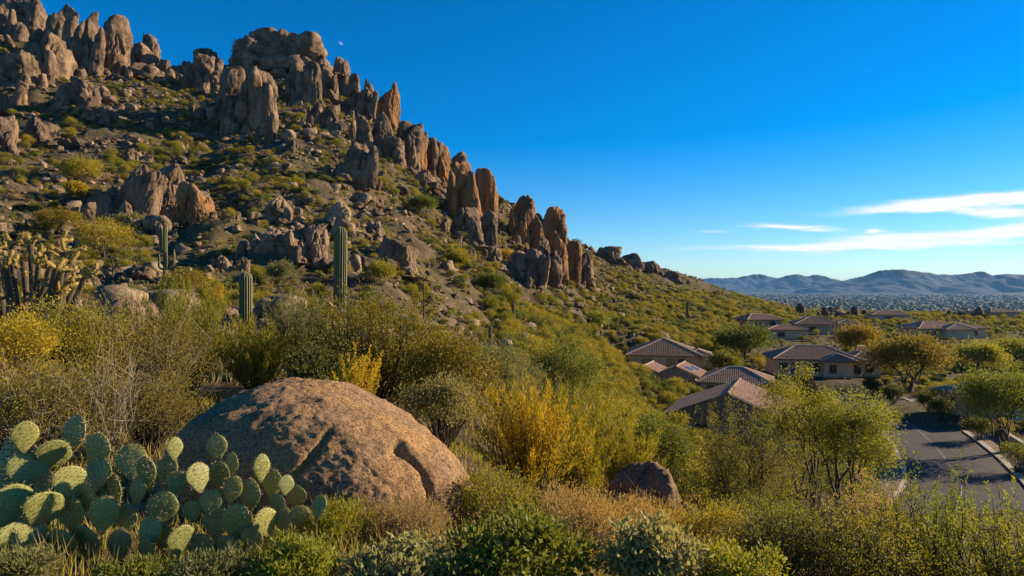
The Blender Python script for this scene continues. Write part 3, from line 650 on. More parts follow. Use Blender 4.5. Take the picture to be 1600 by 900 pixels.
# the big granite boulder in front
def big_boulder():
    Y0 = 6.35; D, T = ico(7); P = D.copy()
    e = 2.35; r = (np.abs(P) ** e).sum(1) ** (-1 / e); P = P * r[:, None]
    x, y, z = P[:, 0].copy(), P[:, 1].copy(), P[:, 2].copy()
    px_ = np.array([-1.36, -1.29, -1.175, -.95, -.61, -.33, .06, .51, .85, 1.13, 1.29, 1.38]); pz_ = np.array([.12, .36, .70, .95, 1.11, 1.15, 1.08, .88, .65, .39, .20, .05])
    X = x * 1.36; sec = np.clip(1 - np.abs(x) ** e, .02, 1) ** (1 / e); prof = np.interp(X + .02 * np.sin(y * 5), px_, pz_)
    Yv = y * 1.12; Z = np.where(z > 0, np.clip(z / sec, 0, 1) ** .9 * prof, z * .6)
    V = np.stack([X, Yv, Z], 1); u = D
    big = fbm(V * .9 + 3, 2, 41) * .05 + fbm(V * 2.6, 3, 43) * .028
    pit = fbm(V * 8, 3, 45, .5) * .007 + np.minimum(0, fbm(V * 15, 3, 47)) * .009 + fbm(V * 32, 3, 49, .75) * .010 - np.clip(fbm(V * 30 + 3, 2, 55) - .15, 0, 1) * .014
    def polyd(pts, A, B):
        d = np.full(len(A), 9.0); pts = np.array(pts)
        for a, b in zip(pts[:-1], pts[1:]):
            v = b - a; t = np.clip(((A - a[0]) * v[0] + (B - a[1]) * v[1]) / (v @ v), 0, 1); d = np.minimum(d, np.hypot(A - a[0] - t * v[0], B - a[1] - t * v[1]))
        return d
    fr = sstep(.25, -.15, Yv); wob = fbm(V * 3, 3, 51) * .06
    ux = X + wob; uz = Z + wob * .7
    g = -.065 * np.exp(-(polyd([(.70, .66), (.84, .52), (.96, .38), (1.06, .22), (1.12, .0)], ux, uz) / .020) ** 2) * fr      # deep crease on the right shoulder
    g += -.045 * np.exp(-(polyd([(.24, .82), (.10, .65), (-.04, .47), (-.08, .24), (-.1, 0)], ux, uz) / .022) ** 2) * fr  # slanting crack
    ledge = .03 * sstep(.0, .06, (uz - (1.0 - .16 * ux - .28 * ux ** 2)) * -1) * fr                                    # shed outer skin, step near the crown
    bulge = .018 * sstep(.0, .06, ux - .70 - (.66 - uz) * .85) * fr
    dsp = big + pit + g + ledge + bulge
    V = V + u * dsp[:, None]
    o = obj('boulder', mesh_np('boulder', V, T=T, smooth=True), M['boulder'])
    X0 = (509 - 800) / F * 6.05; o.location = (X0, 6.15, (450 - 800) / F * 6.05 + .02)
    tag(o, 'big rounded granite boulder behind the prickly pear, largest in front', 'boulder', 'granite boulders among the brush')
big_boulder()
def small_boulder(px0, px1, top, Y, seed, lab):
    wd = (px1 - px0) / F * Y; X = ((px0 + px1) / 2 - 800) / F * Y; zt = (450 - top) / F * Y; zb = hz(X, Y) - .25
    V, T = rock_verts(seed, (wd, wd * .9, zt - zb), 'dome', 6, 0, 4, .8)
    V += (fbm(V * 9, 4, seed) * .02)[:, None] * V / np.linalg.norm(V, axis=1, keepdims=True)
    g = np.exp(-((V[:, 0] + .06 - .1 * V[:, 2]) / .045) ** 2) * .045; V[:, 1] += g * (V[:, 1] < .1); V[:, 2] -= g * .5
    o = obj('boulder', mesh_np('boulder', V, T=T, smooth=True), M['boulder']); o.location = (X, Y, zb); tag(o, lab, 'boulder', 'granite boulders among the brush')
small_boulder(940, 1070, 720, 8.0, 5, 'small split round boulder half hidden among yellow brush')

# ------------------------------------------------------------------ plants
def clumps(rg, n, rx, rz, z0, shell=.55):
    """clump centres filling a crown: rx half width, rz half height, z0 crown middle"""
    d = rg.normal(size=(n, 3)); d /= np.linalg.norm(d, axis=1, keepdims=True); d[:, 2] = np.where(d[:, 2] < -.35, -d[:, 2], d[:, 2])
    r = shell + (1 - shell) * rg.random(n) ** .6; r *= rg.uniform(.78, 1.12, n)
    return d * r[:, None] * np.array([rx, rx, rz]) + np.array([0, 0, z0])
def plant_parts(seed, width, height, ncl, nleaf, leaf, stemr=.012, trunk=None, low=0.12, tall=1.0, spread=.16, radial=.5, up=.25, twigs=0, droop=0.0, sides=4, shell=.5, flat=1.0, plume=0.0):
    """returns stems MB and foliage MB. leaf = (length, width)"""
    rg = np.random.default_rng(seed); st = MB(); fo = MB()
    zc0 = height * low; rz = (height - zc0) * .5 * flat; zc = height - rz
    C = clumps(rg, ncl, width * .5 * (1 - spread * .6), rz * (1 - spread * .5), zc, shell)
    C[:, :2] *= (1 + .25 * fbm(C * 2.2 / max(width, .1) + seed, 2, seed))[:, None]
    forks = [np.zeros(3)]
    if trunk:
        th, tr, nt_ = trunk
        forks = []
        for q in range(nt_):
            a = rg.uniform(0, 6.28); e = np.array([math.cos(a), math.sin(a), 0]) * th * .28 * (1 if nt_ > 1 else .4); e[2] = th
            t = np.linspace(0, 1, 6)[:, None]; P = t * e + np.sin(t * 3.1) * rg.normal(size=3) * th * .07 * np.array([1, 1, 0])
            P[0] *= 0; P[0, 2] = -.25; st.tube(P, tr * np.linspace(1.15, .62, 6), 7); forks.append(P[-1])
    forks = np.array(forks)
    prim = []; order = np.argsort(rg.random(len(C))); npr = max(4, len(C) // 6)
    for ci, c in enumerate(C[order]):
        f = forks[rg.integers(len(forks))] if not trunk else forks[np.argmin(np.linalg.norm((forks - c)[:, :2], axis=1) + rg.random(len(forks)) * .3 * width)]
        b = f + np.array([rg.normal() * .03 * width, rg.normal() * .03 * width, -.03 if not trunk else -.05])
        mid = b * .45 + c * .55 + rg.normal(size=3) * width * .06; mid[2] += (.08 if trunk else -.02) * height
        t = np.linspace(0, 1, 6)[:, None]; P = (1 - t) ** 2 * b + 2 * t * (1 - t) * mid + t * t * c
        P[1:-1] += rg.normal(size=(4, 3)) * width * .012
        r0 = trunk[1] * .55 if trunk else stemr
        if trunk and ci >= npr:      # secondary limbs spring from the nearest main limb
            L_ = prim[int(np.argmin([np.linalg.norm(q[4] - c) for q in prim]))]; b = L_[rg.integers(2, 5)]; mid = b * .5 + c * .5 + rg.normal(size=3) * width * .04
            P = (1 - t) ** 2 * b + 2 * t * (1 - t) * mid + t * t * c; r0 *= .38
        elif trunk: prim.append(P)
        st.tube(P, r0 * np.linspace(1, .22, 6) * rg.uniform(.7, 1.1), sides)
        for q in range(twigs):
            s = P[rg.integers(2, 6)]; e = c + rg.normal(size=3) * width * spread * .9; e[2] += abs(rg.normal()) * width * .03
            mm = (s + e) / 2 + rg.normal(size=3) * width * .03; st.tube([s, mm, e], [r0 * .3, r0 * .2, r0 * .09], 3)
    k = rg.integers(0, ncl, nleaf); sig = width * spread * rg.uniform(.6, 1.25, ncl)[k]
    off = rg.normal(size=(nleaf, 3)) * sig[:, None] * .62 * np.array([1, 1, .75]); off[:, 2] -= droop * sig * rg.random(nleaf)
    P = C[k] + off
    if plume:
        B0 = forks[np.argmin(np.linalg.norm((C[:, None] - forks[None])[:, :, :2], axis=2), 1)][k]; tt = rg.uniform(.42, 1.22, nleaf)
        ax = C[k] - B0; ax[:, 2] += width * .03; P = B0 + ax * tt[:, None] + off * (plume * (1.35 - tt))[:, None]; off = ax / (np.linalg.norm(ax, axis=1, keepdims=True) + 1e-6) + rg.normal(size=(nleaf, 3)) * .35
    P[:, 2] = np.maximum(P[:, 2], .02)
    Dv = rg.normal(size=(nleaf, 3)) * (1 - radial) + radial * (off / (np.linalg.norm(off, axis=1, keepdims=True) + 1e-6)) ; Dv[:, 2] += up
    fo.leaves(P, Dv, leaf[0] * rg.uniform(.6, 1.3, nleaf), leaf[1] * rg.uniform(.7, 1.3, nleaf), rg=rg)
    return st, fo
def shrub(name, label, cat, loc, stem_mat, fol_mat, group=None, foliage_name='foliage', stem_name='stems', rz=None, **kw):
    st, fo = plant_parts(**kw); e = empty(name, loc, rz if rz is not None else 0)
    obj(stem_name, st.mesh(stem_name, True), stem_mat, e); obj(foliage_name, fo.mesh(foliage_name), fol_mat, e)
    return tag(e, label, cat, group)
def tree(*a, **k): return shrub(*a, foliage_name='crown', stem_name='trunk', **k)
def at(px, Y, dz=0.0):
    X = (px - 800) / F * Y; return (X, Y, hz(X, Y) + dz)
def hpx(loc, top): return (450 - top) / F * loc[1] - loc[2]

# scattered desert plants: prototypes as single meshes with two materials
def proto(name, stem_mat, fol_mat, **kw):
    st, fo = plant_parts(**kw); mb = MB()
    for s, m in ((st, 0), (fo, 1)):
        V = np.concatenate(s.V); mb.add(V, np.concatenate(s.Q) if s.Q else None, None, m)
    me = mb.mesh(name); me.materials.append(stem_mat); me.materials.append(fol_mat); return me
PR = []   # kind, mesh, (min,max scale), label words, category
def addp(kind, words, cat, stem, fol, sizes, wt, **kw): PR.append((kind, proto(kind, M[stem], M['f_' + fol], **kw), sizes, words, cat, wt))
for sd in (1, 2):
    addp('palo_verde', 'yellow-green palo verde bush', 'bush', 'bark_green', 'paloverde', (1.2, 3.0), .65, seed=sd, width=1.0, height=.78, ncl=34, nleaf=1500, leaf=(.075, .03), stemr=.012, spread=.17)
    addp('green_shrub', 'leafy green shrub', 'shrub', 'bark', 'green', (.9, 2.2), 1.0, seed=sd + 10, width=1.0, height=.7, ncl=26, nleaf=1300, leaf=(.07, .045), stemr=.012, spread=.17)
    addp('olive_shrub', 'dull olive shrub', 'shrub', 'bark', 'olive', (.8, 1.9), 1.35, seed=sd + 20, width=1.0, height=.75, ncl=30, nleaf=1100, leaf=(.08, .03), stemr=.012, spread=.16, shell=.3)
addp('silver_shrub', 'low silver-grey shrub', 'shrub', 'bark_pale', 'silver', (.6, 1.3), .8, seed=31, width=1.0, height=.55, ncl=26, nleaf=1200, leaf=(.08, .05), stemr=.012, spread=.15)
addp('dry_shrub', 'dry straw-coloured shrub', 'shrub', 'bark_pale', 'dry', (.6, 1.4), 1.2, seed=32, width=1.0, height=.65, ncl=30, nleaf=900, leaf=(.10, .018), stemr=.012, spread=.15, shell=.2)
addp('flowering_shrub', 'bright yellow flowering shrub', 'shrub', 'bark', 'yellow', (.6, 1.5), .8, seed=33, width=1.0, height=.65, ncl=26, nleaf=1200, leaf=(.06, .04), stemr=.012, spread=.16)
addp('dark_shrub', 'dark green shrub', 'shrub', 'bark', 'dark', (.8, 2.0), 1.0, seed=34, width=1.0, height=.7, ncl=28, nleaf=1300, leaf=(.07, .045), stemr=.014, spread=.18)
addp('lime_shrub', 'bright lime-green shrub', 'shrub', 'bark_green', 'lime', (.7, 1.8), .7, seed=35, width=1.0, height=.7, ncl=26, nleaf=1200, leaf=(.07, .04), stemr=.012, spread=.17)
addp('grass_tuft', 'dry grass tuft', 'grass', 'bark_pale', 'straw', (.35, .8), 1.3, seed=36, width=1.0, height=.6, ncl=14, nleaf=420, leaf=(.30, .022), stemr=.008, spread=.22, up=.9)
STONES = [rock_mesh('loose_rock', 300 + k, (1.0, .95, .7) if k < 6 else (.75, .75, 1.25), 'spire' if k > 5 else 'block' if k % 2 else 'dome', 3 if k < 4 else 4) for k in range(9)]
for k, me in enumerate(STONES): me.materials.append(M['rock_grey'] if k < 4 else M['rock'])

LAND = [(730, 320, 'the orange twin spires'), (850, 390, 'the lower ridge cluster'), (385, 160, 'the split dome'), (445, 85, 'the summit dome'), (135, 70, 'the skyline spires'),
        (250, 300, 'the mid-slope outcrop'), (530, 410, 'the tall saguaro'), (385, 460, 'the short saguaro'), (560, 260, 'the isolated pillar'), (620, 400, 'the angular rock'),
        (60, 420, 'the cholla'), (1045, 555, 'the topmost house'), (1280, 560, 'the long tan house'), (1420, 565, 'the amber tree'), (1470, 515, 'the pale-roofed far house'),
        (960, 400, 'the dark far outcrop'), (880, 575, 'the dark mesquite'), (1165, 535, 'the round green tree'), (1540, 600, 'the edge house'), (1300, 510, 'the dark far rooftops'), (440, 330, 'the pale boulder'), (1145, 640, 'the lowest house'), (1000, 740, 'the split boulder'), (1165, 700, 'the wide creosote'), (840, 690, 'the golden bush'), (778, 580, 'the grey mesquite'), (610, 540, 'the amber bush'), (1270, 640, 'the lime tree'), (1450, 680, 'the road bend')]
def where(px, row):
    d = sorted((math.hypot(px - a, (row - b) * 1.3), nm) for a, b, nm in LAND); return where1(px, row) + ' toward ' + d[1][1]
def where1(px, row):
    d = [math.hypot(px - a, (row - b) * 1.3) for a, b, _ in LAND]; i = int(np.argmin(d)); a, b, nm = LAND[i]
    if d[i] < 26: return 'close against ' + nm
    if abs(row - b) > abs(px - a): return ('downhill of ' if row > b else 'uphill of ') + nm if d[i] < 70 else ('well below ' if row > b else 'well above ') + nm
    s = 'left' if px < a else 'right'
    return (f'just {s} of ' if d[i] < 70 else f'farther {s} of ') + nm
ORD = 'leftmost second third fourth fifth sixth seventh eighth ninth tenth eleventh twelfth thirteenth fourteenth fifteenth sixteenth seventeenth eighteenth nineteenth twentieth'.split()
def settle_labels(items):
    """items = (object, words, px, row); labels that repeat are told apart by their order from the left"""
    by = {}
    for it in items: by.setdefault(it[0]['label'], []).append(it)
    rest = {}
    for v in by.values():
        if len(v) > 1:
            for it in v: rest.setdefault((it[1], where1(it[2], it[3])), []).append(it)
    for (wd_, wh), v in rest.items():
        v.sort(key=lambda it: it[2])
        for k, it in enumerate(v):
            if len(v) > 1 and k < len(ORD): it[0]['label'] = f"{wd_} {wh}, {ORD[k]}" + ('' if k == 0 else ' from left')
def scatter():
    rg = np.random.default_rng(11)
    XS, YSS = [], []
    def zone(px0, px1, y0, y1, n, pw=1.6):
        u = rg.random(n); Y = (y0 ** pw + u * (y1 ** pw - y0 ** pw)) ** (1 / pw); px = rg.uniform(px0, px1, n); XS.append((px - 800) / F * Y); YSS.append(Y)
    zone(-250, 1150, 26, 330, 68000); zone(-150, 760, 16, 70, 1500, 1.3); zone(1100, 1700, 60, 160, 1500, 1.3); zone(1000, 1900, 62, 640, 17000, 1.5); zone(640, 1250, 26, 130, 2600); zone(880, 1250, 250, 420, 2200)
    X = np.concatenate(XS); Y = np.concatenate(YSS); px = 800 + F * X / Y
    Z = hgt(X, Y); P = np.stack([X / 14, Y / 14, 0 * X], -1); dn = fbm(P, 3, 77)
    hl = sstep(-12, 4, Z); ok = (dn > rg.uniform(-.75, .35, len(X)) * (1 - hl) + hl * rg.uniform(-.35, .4, len(X))) & (road_dist(X, Y) > 7.4)
    for (a, b, c, r) in PADS: ok &= np.hypot(X - a, Y - b) > r * .80
    for (a, b, r) in ROCK_XY: ok &= ~((np.abs(X - a) < r) & (np.abs(Y - b) < r))
    for (a, yy, hw) in ((384, 30, 20), (531, 50, 18), (258, 60, 14)): ok &= ~((np.abs(px - a) < hw) & (Y < yy))     # open ground in front of the saguaros
    gx = (hbase(X + 2, Y) - hbase(X - 2, Y)) / 4; gy = (hbase(X, Y + 2) - hbase(X, Y - 2)) / 4
    X, Y, Z, px, gx = X[ok], Y[ok], Z[ok], px[ok], gx[ok]; n = len(X)
    hill = sstep(-12, 4, Z); W = np.array([p[5] for p in PR]); kinds = np.array([p[0] for p in PR])
    wt = np.tile(W, (n, 1))
    for c, kname in enumerate(kinds):
        if kname in ('grass_tuft', 'dry_shrub', 'silver_shrub'): wt[:, c] *= .55 + 1.5 * hill
        if kname in ('palo_verde', 'green_shrub', 'lime_shrub'): wt[:, c] *= 1.35 - .55 * hill
        if kname in ('flowering_shrub',): wt[:, c] *= .5 + .8 * hill
    cw = np.cumsum(wt, 1); idx = (rg.random(n)[:, None] * cw[:, -1:] > cw).sum(1)
    s0 = np.array([p[2][0] for p in PR])[idx]; s1 = np.array([p[2][1] for p in PR])[idx]; sc = s0 + (s1 - s0) * rg.random(n) ** 1.7
    sc *= np.where(Y > 250, 1.25, 1.0) * np.where((px < 780) & (Y < 75), .52, 1.0) * (1 - .22 * hill); rot = rg.uniform(0, 6.28, n)
    row = 450 - F * (Z + sc * .4) / Y
    app = sc / Y * ((px > 0) & (px < 1600) & (row > 0) & (row < 900) & (kinds[idx] != 'grass_tuft'))
    big = np.argsort(-app)[:270]; isbig = np.zeros(n, bool); isbig[big] = True
    first = {}; items = []
    for i in big:
        kd, me, _, words, cat, _ = PR[idx[i]]
        o = bpy.data.objects.new(kd, me); COL.objects.link(o); o.location = (X[i], Y[i], Z[i] - .04 * sc[i]); o.scale = (sc[i],) * 2 + (sc[i] * rg.uniform(.85, 1.2),); o.rotation_euler = (0, 0, rot[i])
        lb = f"{'large' if sc[i] > (s0[i] + s1[i]) / 2 else 'small'} {words} {where(px[i], row[i])}"; lb = lb if len(lb.split()) < 17 else lb.split(' ', 1)[1]
        tag(o, ' '.join(lb.split()[:16]), cat, 'desert shrubs scattered over the slopes'); first.setdefault(idx[i], o); items.append((o, words, px[i], row[i]))
    settle_labels(items)
    return X[~isbig], Y[~isbig], Z[~isbig], sc[~isbig], rot[~isbig], idx[~isbig], first
def instancer(name, label, cat, pts, scl, rots, idx, protos, tilt=.0):
    me = bpy.data.meshes.new(name); me.vertices.add(len(pts)); me.vertices.foreach_set('co', np.asarray(pts, np.float32).ravel())
    a = me.attributes.new('sc', 'FLOAT_VECTOR', 'POINT'); a.data.foreach_set('vector', np.asarray(scl, np.float32).ravel())
    a = me.attributes.new('rt', 'FLOAT_VECTOR', 'POINT'); a.data.foreach_set('vector', np.asarray(rots, np.float32).ravel())
    a = me.attributes.new('ix', 'INT', 'POINT'); a.data.foreach_set('value', np.asarray(idx, np.int32))
    o = obj(name, me); g = bpy.data.node_groups.new(name, 'GeometryNodeTree')
    g.interface.new_socket('Geometry', in_out='INPUT', socket_type='NodeSocketGeometry'); g.interface.new_socket('Geometry', in_out='OUTPUT', socket_type='NodeSocketGeometry')
    gi = g.nodes.new('NodeGroupInput'); go = g.nodes.new('NodeGroupOutput'); prev = gi.outputs[0]; outs = []
    def attr(nm, ty):
        n = g.nodes.new('GeometryNodeInputNamedAttribute'); n.data_type = ty; n.inputs[0].default_value = nm; return n.outputs[0]
    jn = g.nodes.new('GeometryNodeJoinGeometry')
    for k, p in enumerate(protos):
        oi = g.nodes.new('GeometryNodeObjectInfo'); oi.transform_space = 'ORIGINAL'; oi.inputs['Object'].default_value = p; oi.inputs['As Instance'].default_value = True
        eq = g.nodes.new('FunctionNodeCompare'); eq.data_type = 'INT'; eq.operation = 'EQUAL'
        g.links.new(attr('ix', 'INT'), eq.inputs[2]); eq.inputs[3].default_value = k
        ip = g.nodes.new('GeometryNodeInstanceOnPoints'); g.links.new(gi.outputs[0], ip.inputs['Points']); g.links.new(eq.outputs[0], ip.inputs['Selection'])
        g.links.new(oi.outputs['Geometry'], ip.inputs['Instance']); g.links.new(attr('rt', 'FLOAT_VECTOR'), ip.inputs['Rotation']); g.links.new(attr('sc', 'FLOAT_VECTOR'), ip.inputs['Scale'])
        g.links.new(ip.outputs[0], jn.inputs[0])
    g.links.new(jn.outputs[0], go.inputs[0]); md = o.modifiers.new('scatter', 'NODES'); md.node_group = g
    return tag(o, label, cat, kind='stuff')
SX, SY, SZ, SS, SR, SI, FIRST = scatter()
keys = sorted(FIRST); remap = {k: i for i, k in enumerate(keys)}
tuft = [i for i, p in enumerate(PR) if p[0] == 'grass_tuft'][0]
if tuft not in FIRST:   # one tuft as an object of its own
    x, y, z = at(300, 40); o = obj('grass_tuft', PR[tuft][1]); o.location = (x, y, z); o.scale = (.6,) * 3
    tag(o, 'dry grass tuft on the slope behind the short saguaro', 'grass', 'desert shrubs scattered over the slopes'); FIRST[tuft] = o
    keys = sorted(FIRST); remap = {k: i for i, k in enumerate(keys)}
sel = np.array([k in remap for k in SI])
rg0 = np.random.default_rng(5)
instancer('brush', 'countless small desert shrubs and grass tufts covering the slopes', 'brush', np.c_[SX, SY, SZ - .03][sel],
          np.c_[SS, SS, SS * rg0.uniform(.8, 1.2, len(SS))][sel], np.c_[SR * 0, SR * 0, SR][sel], [remap[k] for k in SI[sel]], [FIRST[k] for k in keys])
def stones():
    rg = np.random.default_rng(12); n = 40000; u = rg.random(n); Y = (20 ** 1.7 + u * (330 ** 1.7 - 20 ** 1.7)) ** (1 / 1.7); px = rg.uniform(-250, 1180, n); X = (px - 800) / F * Y
    ex = rg.random(1200); Y = np.concatenate([Y, 60 + ex * 300]); px2 = rg.uniform(1100, 1800, 1200); X = np.concatenate([X, (px2 - 800) / F * (60 + ex * 300)])
    sat = np.array([(a + rg.normal() * r * 1.1, b - rg.normal() * r * .8, r) for (a, b, r) in ROCK_XY for _ in range(14)]); n0 = len(X); X = np.concatenate([X, sat[:, 0]]); Y = np.concatenate([Y, sat[:, 1]]); rs = np.concatenate([np.zeros(n0), sat[:, 2]])
    Z = hgt(X, Y); px = 800 + F * X / Y; cl = fbm(np.stack([X / 11, Y / 11, 0 * X], -1), 3, 99)
    ok = ((cl > rg.uniform(-.5, .45, len(X))) | (rs > 0)) & (road_dist(X, Y) > 8)
    for (a, b, c, r) in PADS: ok &= np.hypot(X - a, Y - b) > r * .95
    X, Y, Z, px, cl, rs = X[ok], Y[ok], Z[ok], px[ok], cl[ok], rs[ok]; n = len(X)
    sc = rg.lognormal(-.72, .58, n) * (1 + .5 * cl); sc = np.clip(sc, .2, 2.8) * np.where(Y > 150, 1.3, 1); sc = np.maximum(sc, rs * rg.uniform(.2, .8, n)); rot = rg.uniform(0, 6.28, n); idx = np.where(rs > 0, rg.integers(4, 9, n), rg.integers(0, 6, n))
    row = 450 - F * Z / Y; app = sc / Y * ((px > 0) & (px < 1600) & (row > 0) & (row < 900)); big = np.argsort(-app)[:200]; m = np.zeros(n, bool); m[big] = True; first = {}; items = []
    for i in big:
        o = bpy.data.objects.new('loose_rock', STONES[idx[i]]); COL.objects.link(o); o.location = (X[i], Y[i], Z[i] - .12 * sc[i]); o.rotation_euler = (rg.normal() * .15, rg.normal() * .15, rot[i]); o.scale = (sc[i] * rg.uniform(.8, 1.3), sc[i], sc[i] * rg.uniform(.7, 1.15))
        tag(o, f"{'large' if sc[i] > 1.1 else 'small'} {'pale' if idx[i] < 4 else 'brown'} loose rock {where(px[i], row[i])}", 'rock', 'loose rocks lying on the slopes'); first.setdefault(int(idx[i]), o); items.append((o, f"{'pale' if idx[i] < 4 else 'brown'} loose rock", px[i], row[i]))
    settle_labels(items)
    k = ~m; keys = sorted(first); rm = {q: i for i, q in enumerate(keys)}; s2 = sc[k]; kk = np.array([q in rm for q in idx[k]])
    instancer('rubble', 'countless loose stones strewn over the hillside', 'rubble', np.c_[X, Y, Z - .08 * sc][k][kk], np.c_[s2 * 1.1, s2, s2 * .9][kk], (np.c_[rg.normal(size=n) * .2, rg.normal(size=n) * .2, rot])[k][kk], [rm[q] for q in idx[k][kk]], [first[q] for q in keys])
stones()

# ------------------------------------------------------------------ houses
def in_poly_range(poly, u):
    vs = []
    for (a, b) in zip(poly, poly[1:] + poly[:1]):
        if (a[0] - u) * (b[0] - u) < 0: t = (u - a[0]) / (b[0] - a[0]); vs.append(a[1] + t * (b[1] - a[1]))
    return (min(vs), max(vs)) if len(vs) >= 2 else None
def roof_parts(parent, x0, x1, y0, y1, zw, pitch, axis, hip, tilemat, ov=.6, stuc=None):
    """tiled hip or gable roof over a rectangle; zw = wall top"""
    ax0, ax1, ay0, ay1 = x0 - ov, x1 + ov, y0 - ov, y1 + ov
    if axis == 'y': sw = lambda p: (p[1], p[0], p[2]); a0, a1, b0, b1 = ay0, ay1, ax0, ax1
    else: sw = lambda p: p; a0, a1, b0, b1 = ax0, ax1, ay0, ay1
    half = (b1 - b0) / 2; h = half * pitch; zb = zw - ov * pitch * .35; bm_ = (b0 + b1) / 2; ins = half if hip else 0.0
    ins = min(ins, (a1 - a0) / 2 - .3)
    e = [(a0, b0, zb), (a1, b0, zb), (a1, b1, zb), (a0, b1, zb)]; r0 = (a0 + ins, bm_, zb + h); r1 = (a1 - ins, bm_, zb + h)
    slopes = [[e[0], e[1], r1, r0], [e[2], e[3], r0, r1]]
    if hip: slopes += [[e[1], e[2], r1], [e[3], e[0], r0]]
    mb = MB(); tl = MB()
    gable = [] if hip else [[e[1], e[2], r1], [e[3], e[0], r0]]
    gb = MB()
    for gi_, s in enumerate(slopes + gable):
        mb_ = gb if gi_ >= len(slopes) else mb
        s = [np.array(sw(p), float) for p in s]; n = len(s); nr = np.cross(s[1] - s[0], s[2] - s[0]); nr /= np.linalg.norm(nr); nr *= np.sign(nr[2]) if abs(nr[2]) > .01 else 1
        lo = [p - np.array([0, 0, .16]) for p in s]; V = s + lo
        mb_.add(V, Q=([tuple(range(4)), (7, 6, 5, 4)] if n == 4 else None), T=([(0, 1, 2), (5, 4, 3)] if n == 3 else None))
        for i in range(n): j = (i + 1) % n; mb_.add([s[i], s[j], lo[j], lo[i]], [(0, 1, 2, 3)])
        if s is None or abs(nr[2]) < .05: continue
        U = s[1] - s[0]; U /= np.linalg.norm(U); W = np.cross(nr, U)
        if W[2] < 0: W = -W
        poly = [((p - s[0]) @ U, (p - s[0]) @ W) for p in s]; um = max(p[0] for p in poly); um0 = min(p[0] for p in poly)
        for u in np.arange(um0 + .17, um - .1, .34):
            rgm = in_poly_range(poly, u)
            if not rgm or rgm[1] - rgm[0] < .3: continue
            v = rgm[0] - .05
            while v < rgm[1] - .1:
                v2 = min(v + .46, rgm[1]); c = s[0] + U * u
                A = c + W * v; B = c + W * v2
                tl.add([A - U * .16 + nr * .02, A - U * .08 + nr * .13, A + U * .08 + nr * .13, A + U * .16 + nr * .02,
                        B - U * .14 + nr * .005, B - U * .07 + nr * .075, B + U * .07 + nr * .075, B + U * .14 + nr * .005],
                       [(0, 1, 5, 4), (1, 2, 6, 5), (2, 3, 7, 6), (0, 3, 2, 1)])
                v += .46
    rf = obj('roof', mb.mesh('roof'), M['trim'], parent)
    if gable: obj('gable', gb.mesh('gable'), stuc, parent)
    t = obj('tiles', tl.mesh('tiles'), tilemat, rf); tag(t, kind='stuff')
    caps = MB(); ed = [(r0, r1)] + ([(e[0], r0), (e[3], r0), (e[1], r1), (e[2], r1)] if hip else [])
    for a, b in ed:
        a = np.array(sw(a), float); b = np.array(sw(b), float); L = np.linalg.norm(b - a)
        if L < .5: continue
        k = max(2, int(L / .42))
        for q in range(k):
            p = a + (b - a) * q / k; p2 = a + (b - a) * (q + 1.1) / k; caps.tube([p + (0, 0, .08), p2 + (0, 0, .06)], [.17, .14], 6)
    obj('ridge_cap', caps.mesh('ridge_cap', True), M['ridgecap'], rf)
    return h
def house(key, label, wings, rot, tile, stucco, windows=(), doors=(), chimneys=(), panels=()):
    px, Y, z, r = SITES[key]; e = empty('house', ((px - 800) / F * Y, Y, z), R(rot)); tag(e, label, 'house', 'tile-roofed desert houses')
    for k, (x0, x1, y0, y1, zh, pitch, axis, hip) in enumerate(wings):
        mb = MB(); mb.box((x0, y0, -.8), (x1, y1, zh)); obj('wall', mb.mesh('wall'), M[stucco], e)
        roof_parts(e, x0, x1, y0, y1, zh + .02 + .013 * k, pitch, axis, hip, M[tile], stuc=M[stucco])
        b2 = MB(); b2.box((x0 - .05, y0 - .05, -.7), (x1 + .05, y1 + .05, .35)); obj('plinth', b2.mesh('plinth'), M['stucco2' if stucco == 'stucco' else 'stucco'], e)
    for (face, c, zc, ww, hh, base) in windows:      # face: f/b/l/r with the wall's coordinate in base
        add_open(e, 'window', face, c, zc, ww, hh, base)
    for (face, c, zc, ww, hh, base) in doors: add_open(e, 'door', face, c, zc, ww, hh, base)
    for (x, y, zt) in chimneys:
        mb = MB(); mb.box((x - .55, y - .45, 2), (x + .55, y + .45, zt)); mb.box((x - .68, y - .58, zt + .003), (x + .68, y + .58, zt + .2)); obj('chimney', mb.mesh('chimney'), M[stucco], e)
    for (pts) in panels:
        mb = MB(); P = np.array(pts, float); n = np.cross(P[1] - P[0], P[2] - P[0]); n /= np.linalg.norm(n); n *= np.sign(n[2]); mb.add(np.concatenate([P + n * .22, P + n * .02]), [(0, 1, 2, 3), (0, 4, 5, 1), (1, 5, 6, 2), (2, 6, 7, 3), (3, 7, 4, 0)])
        obj('skylight', mb.mesh('skylight'), M['panel'], e)
    return e
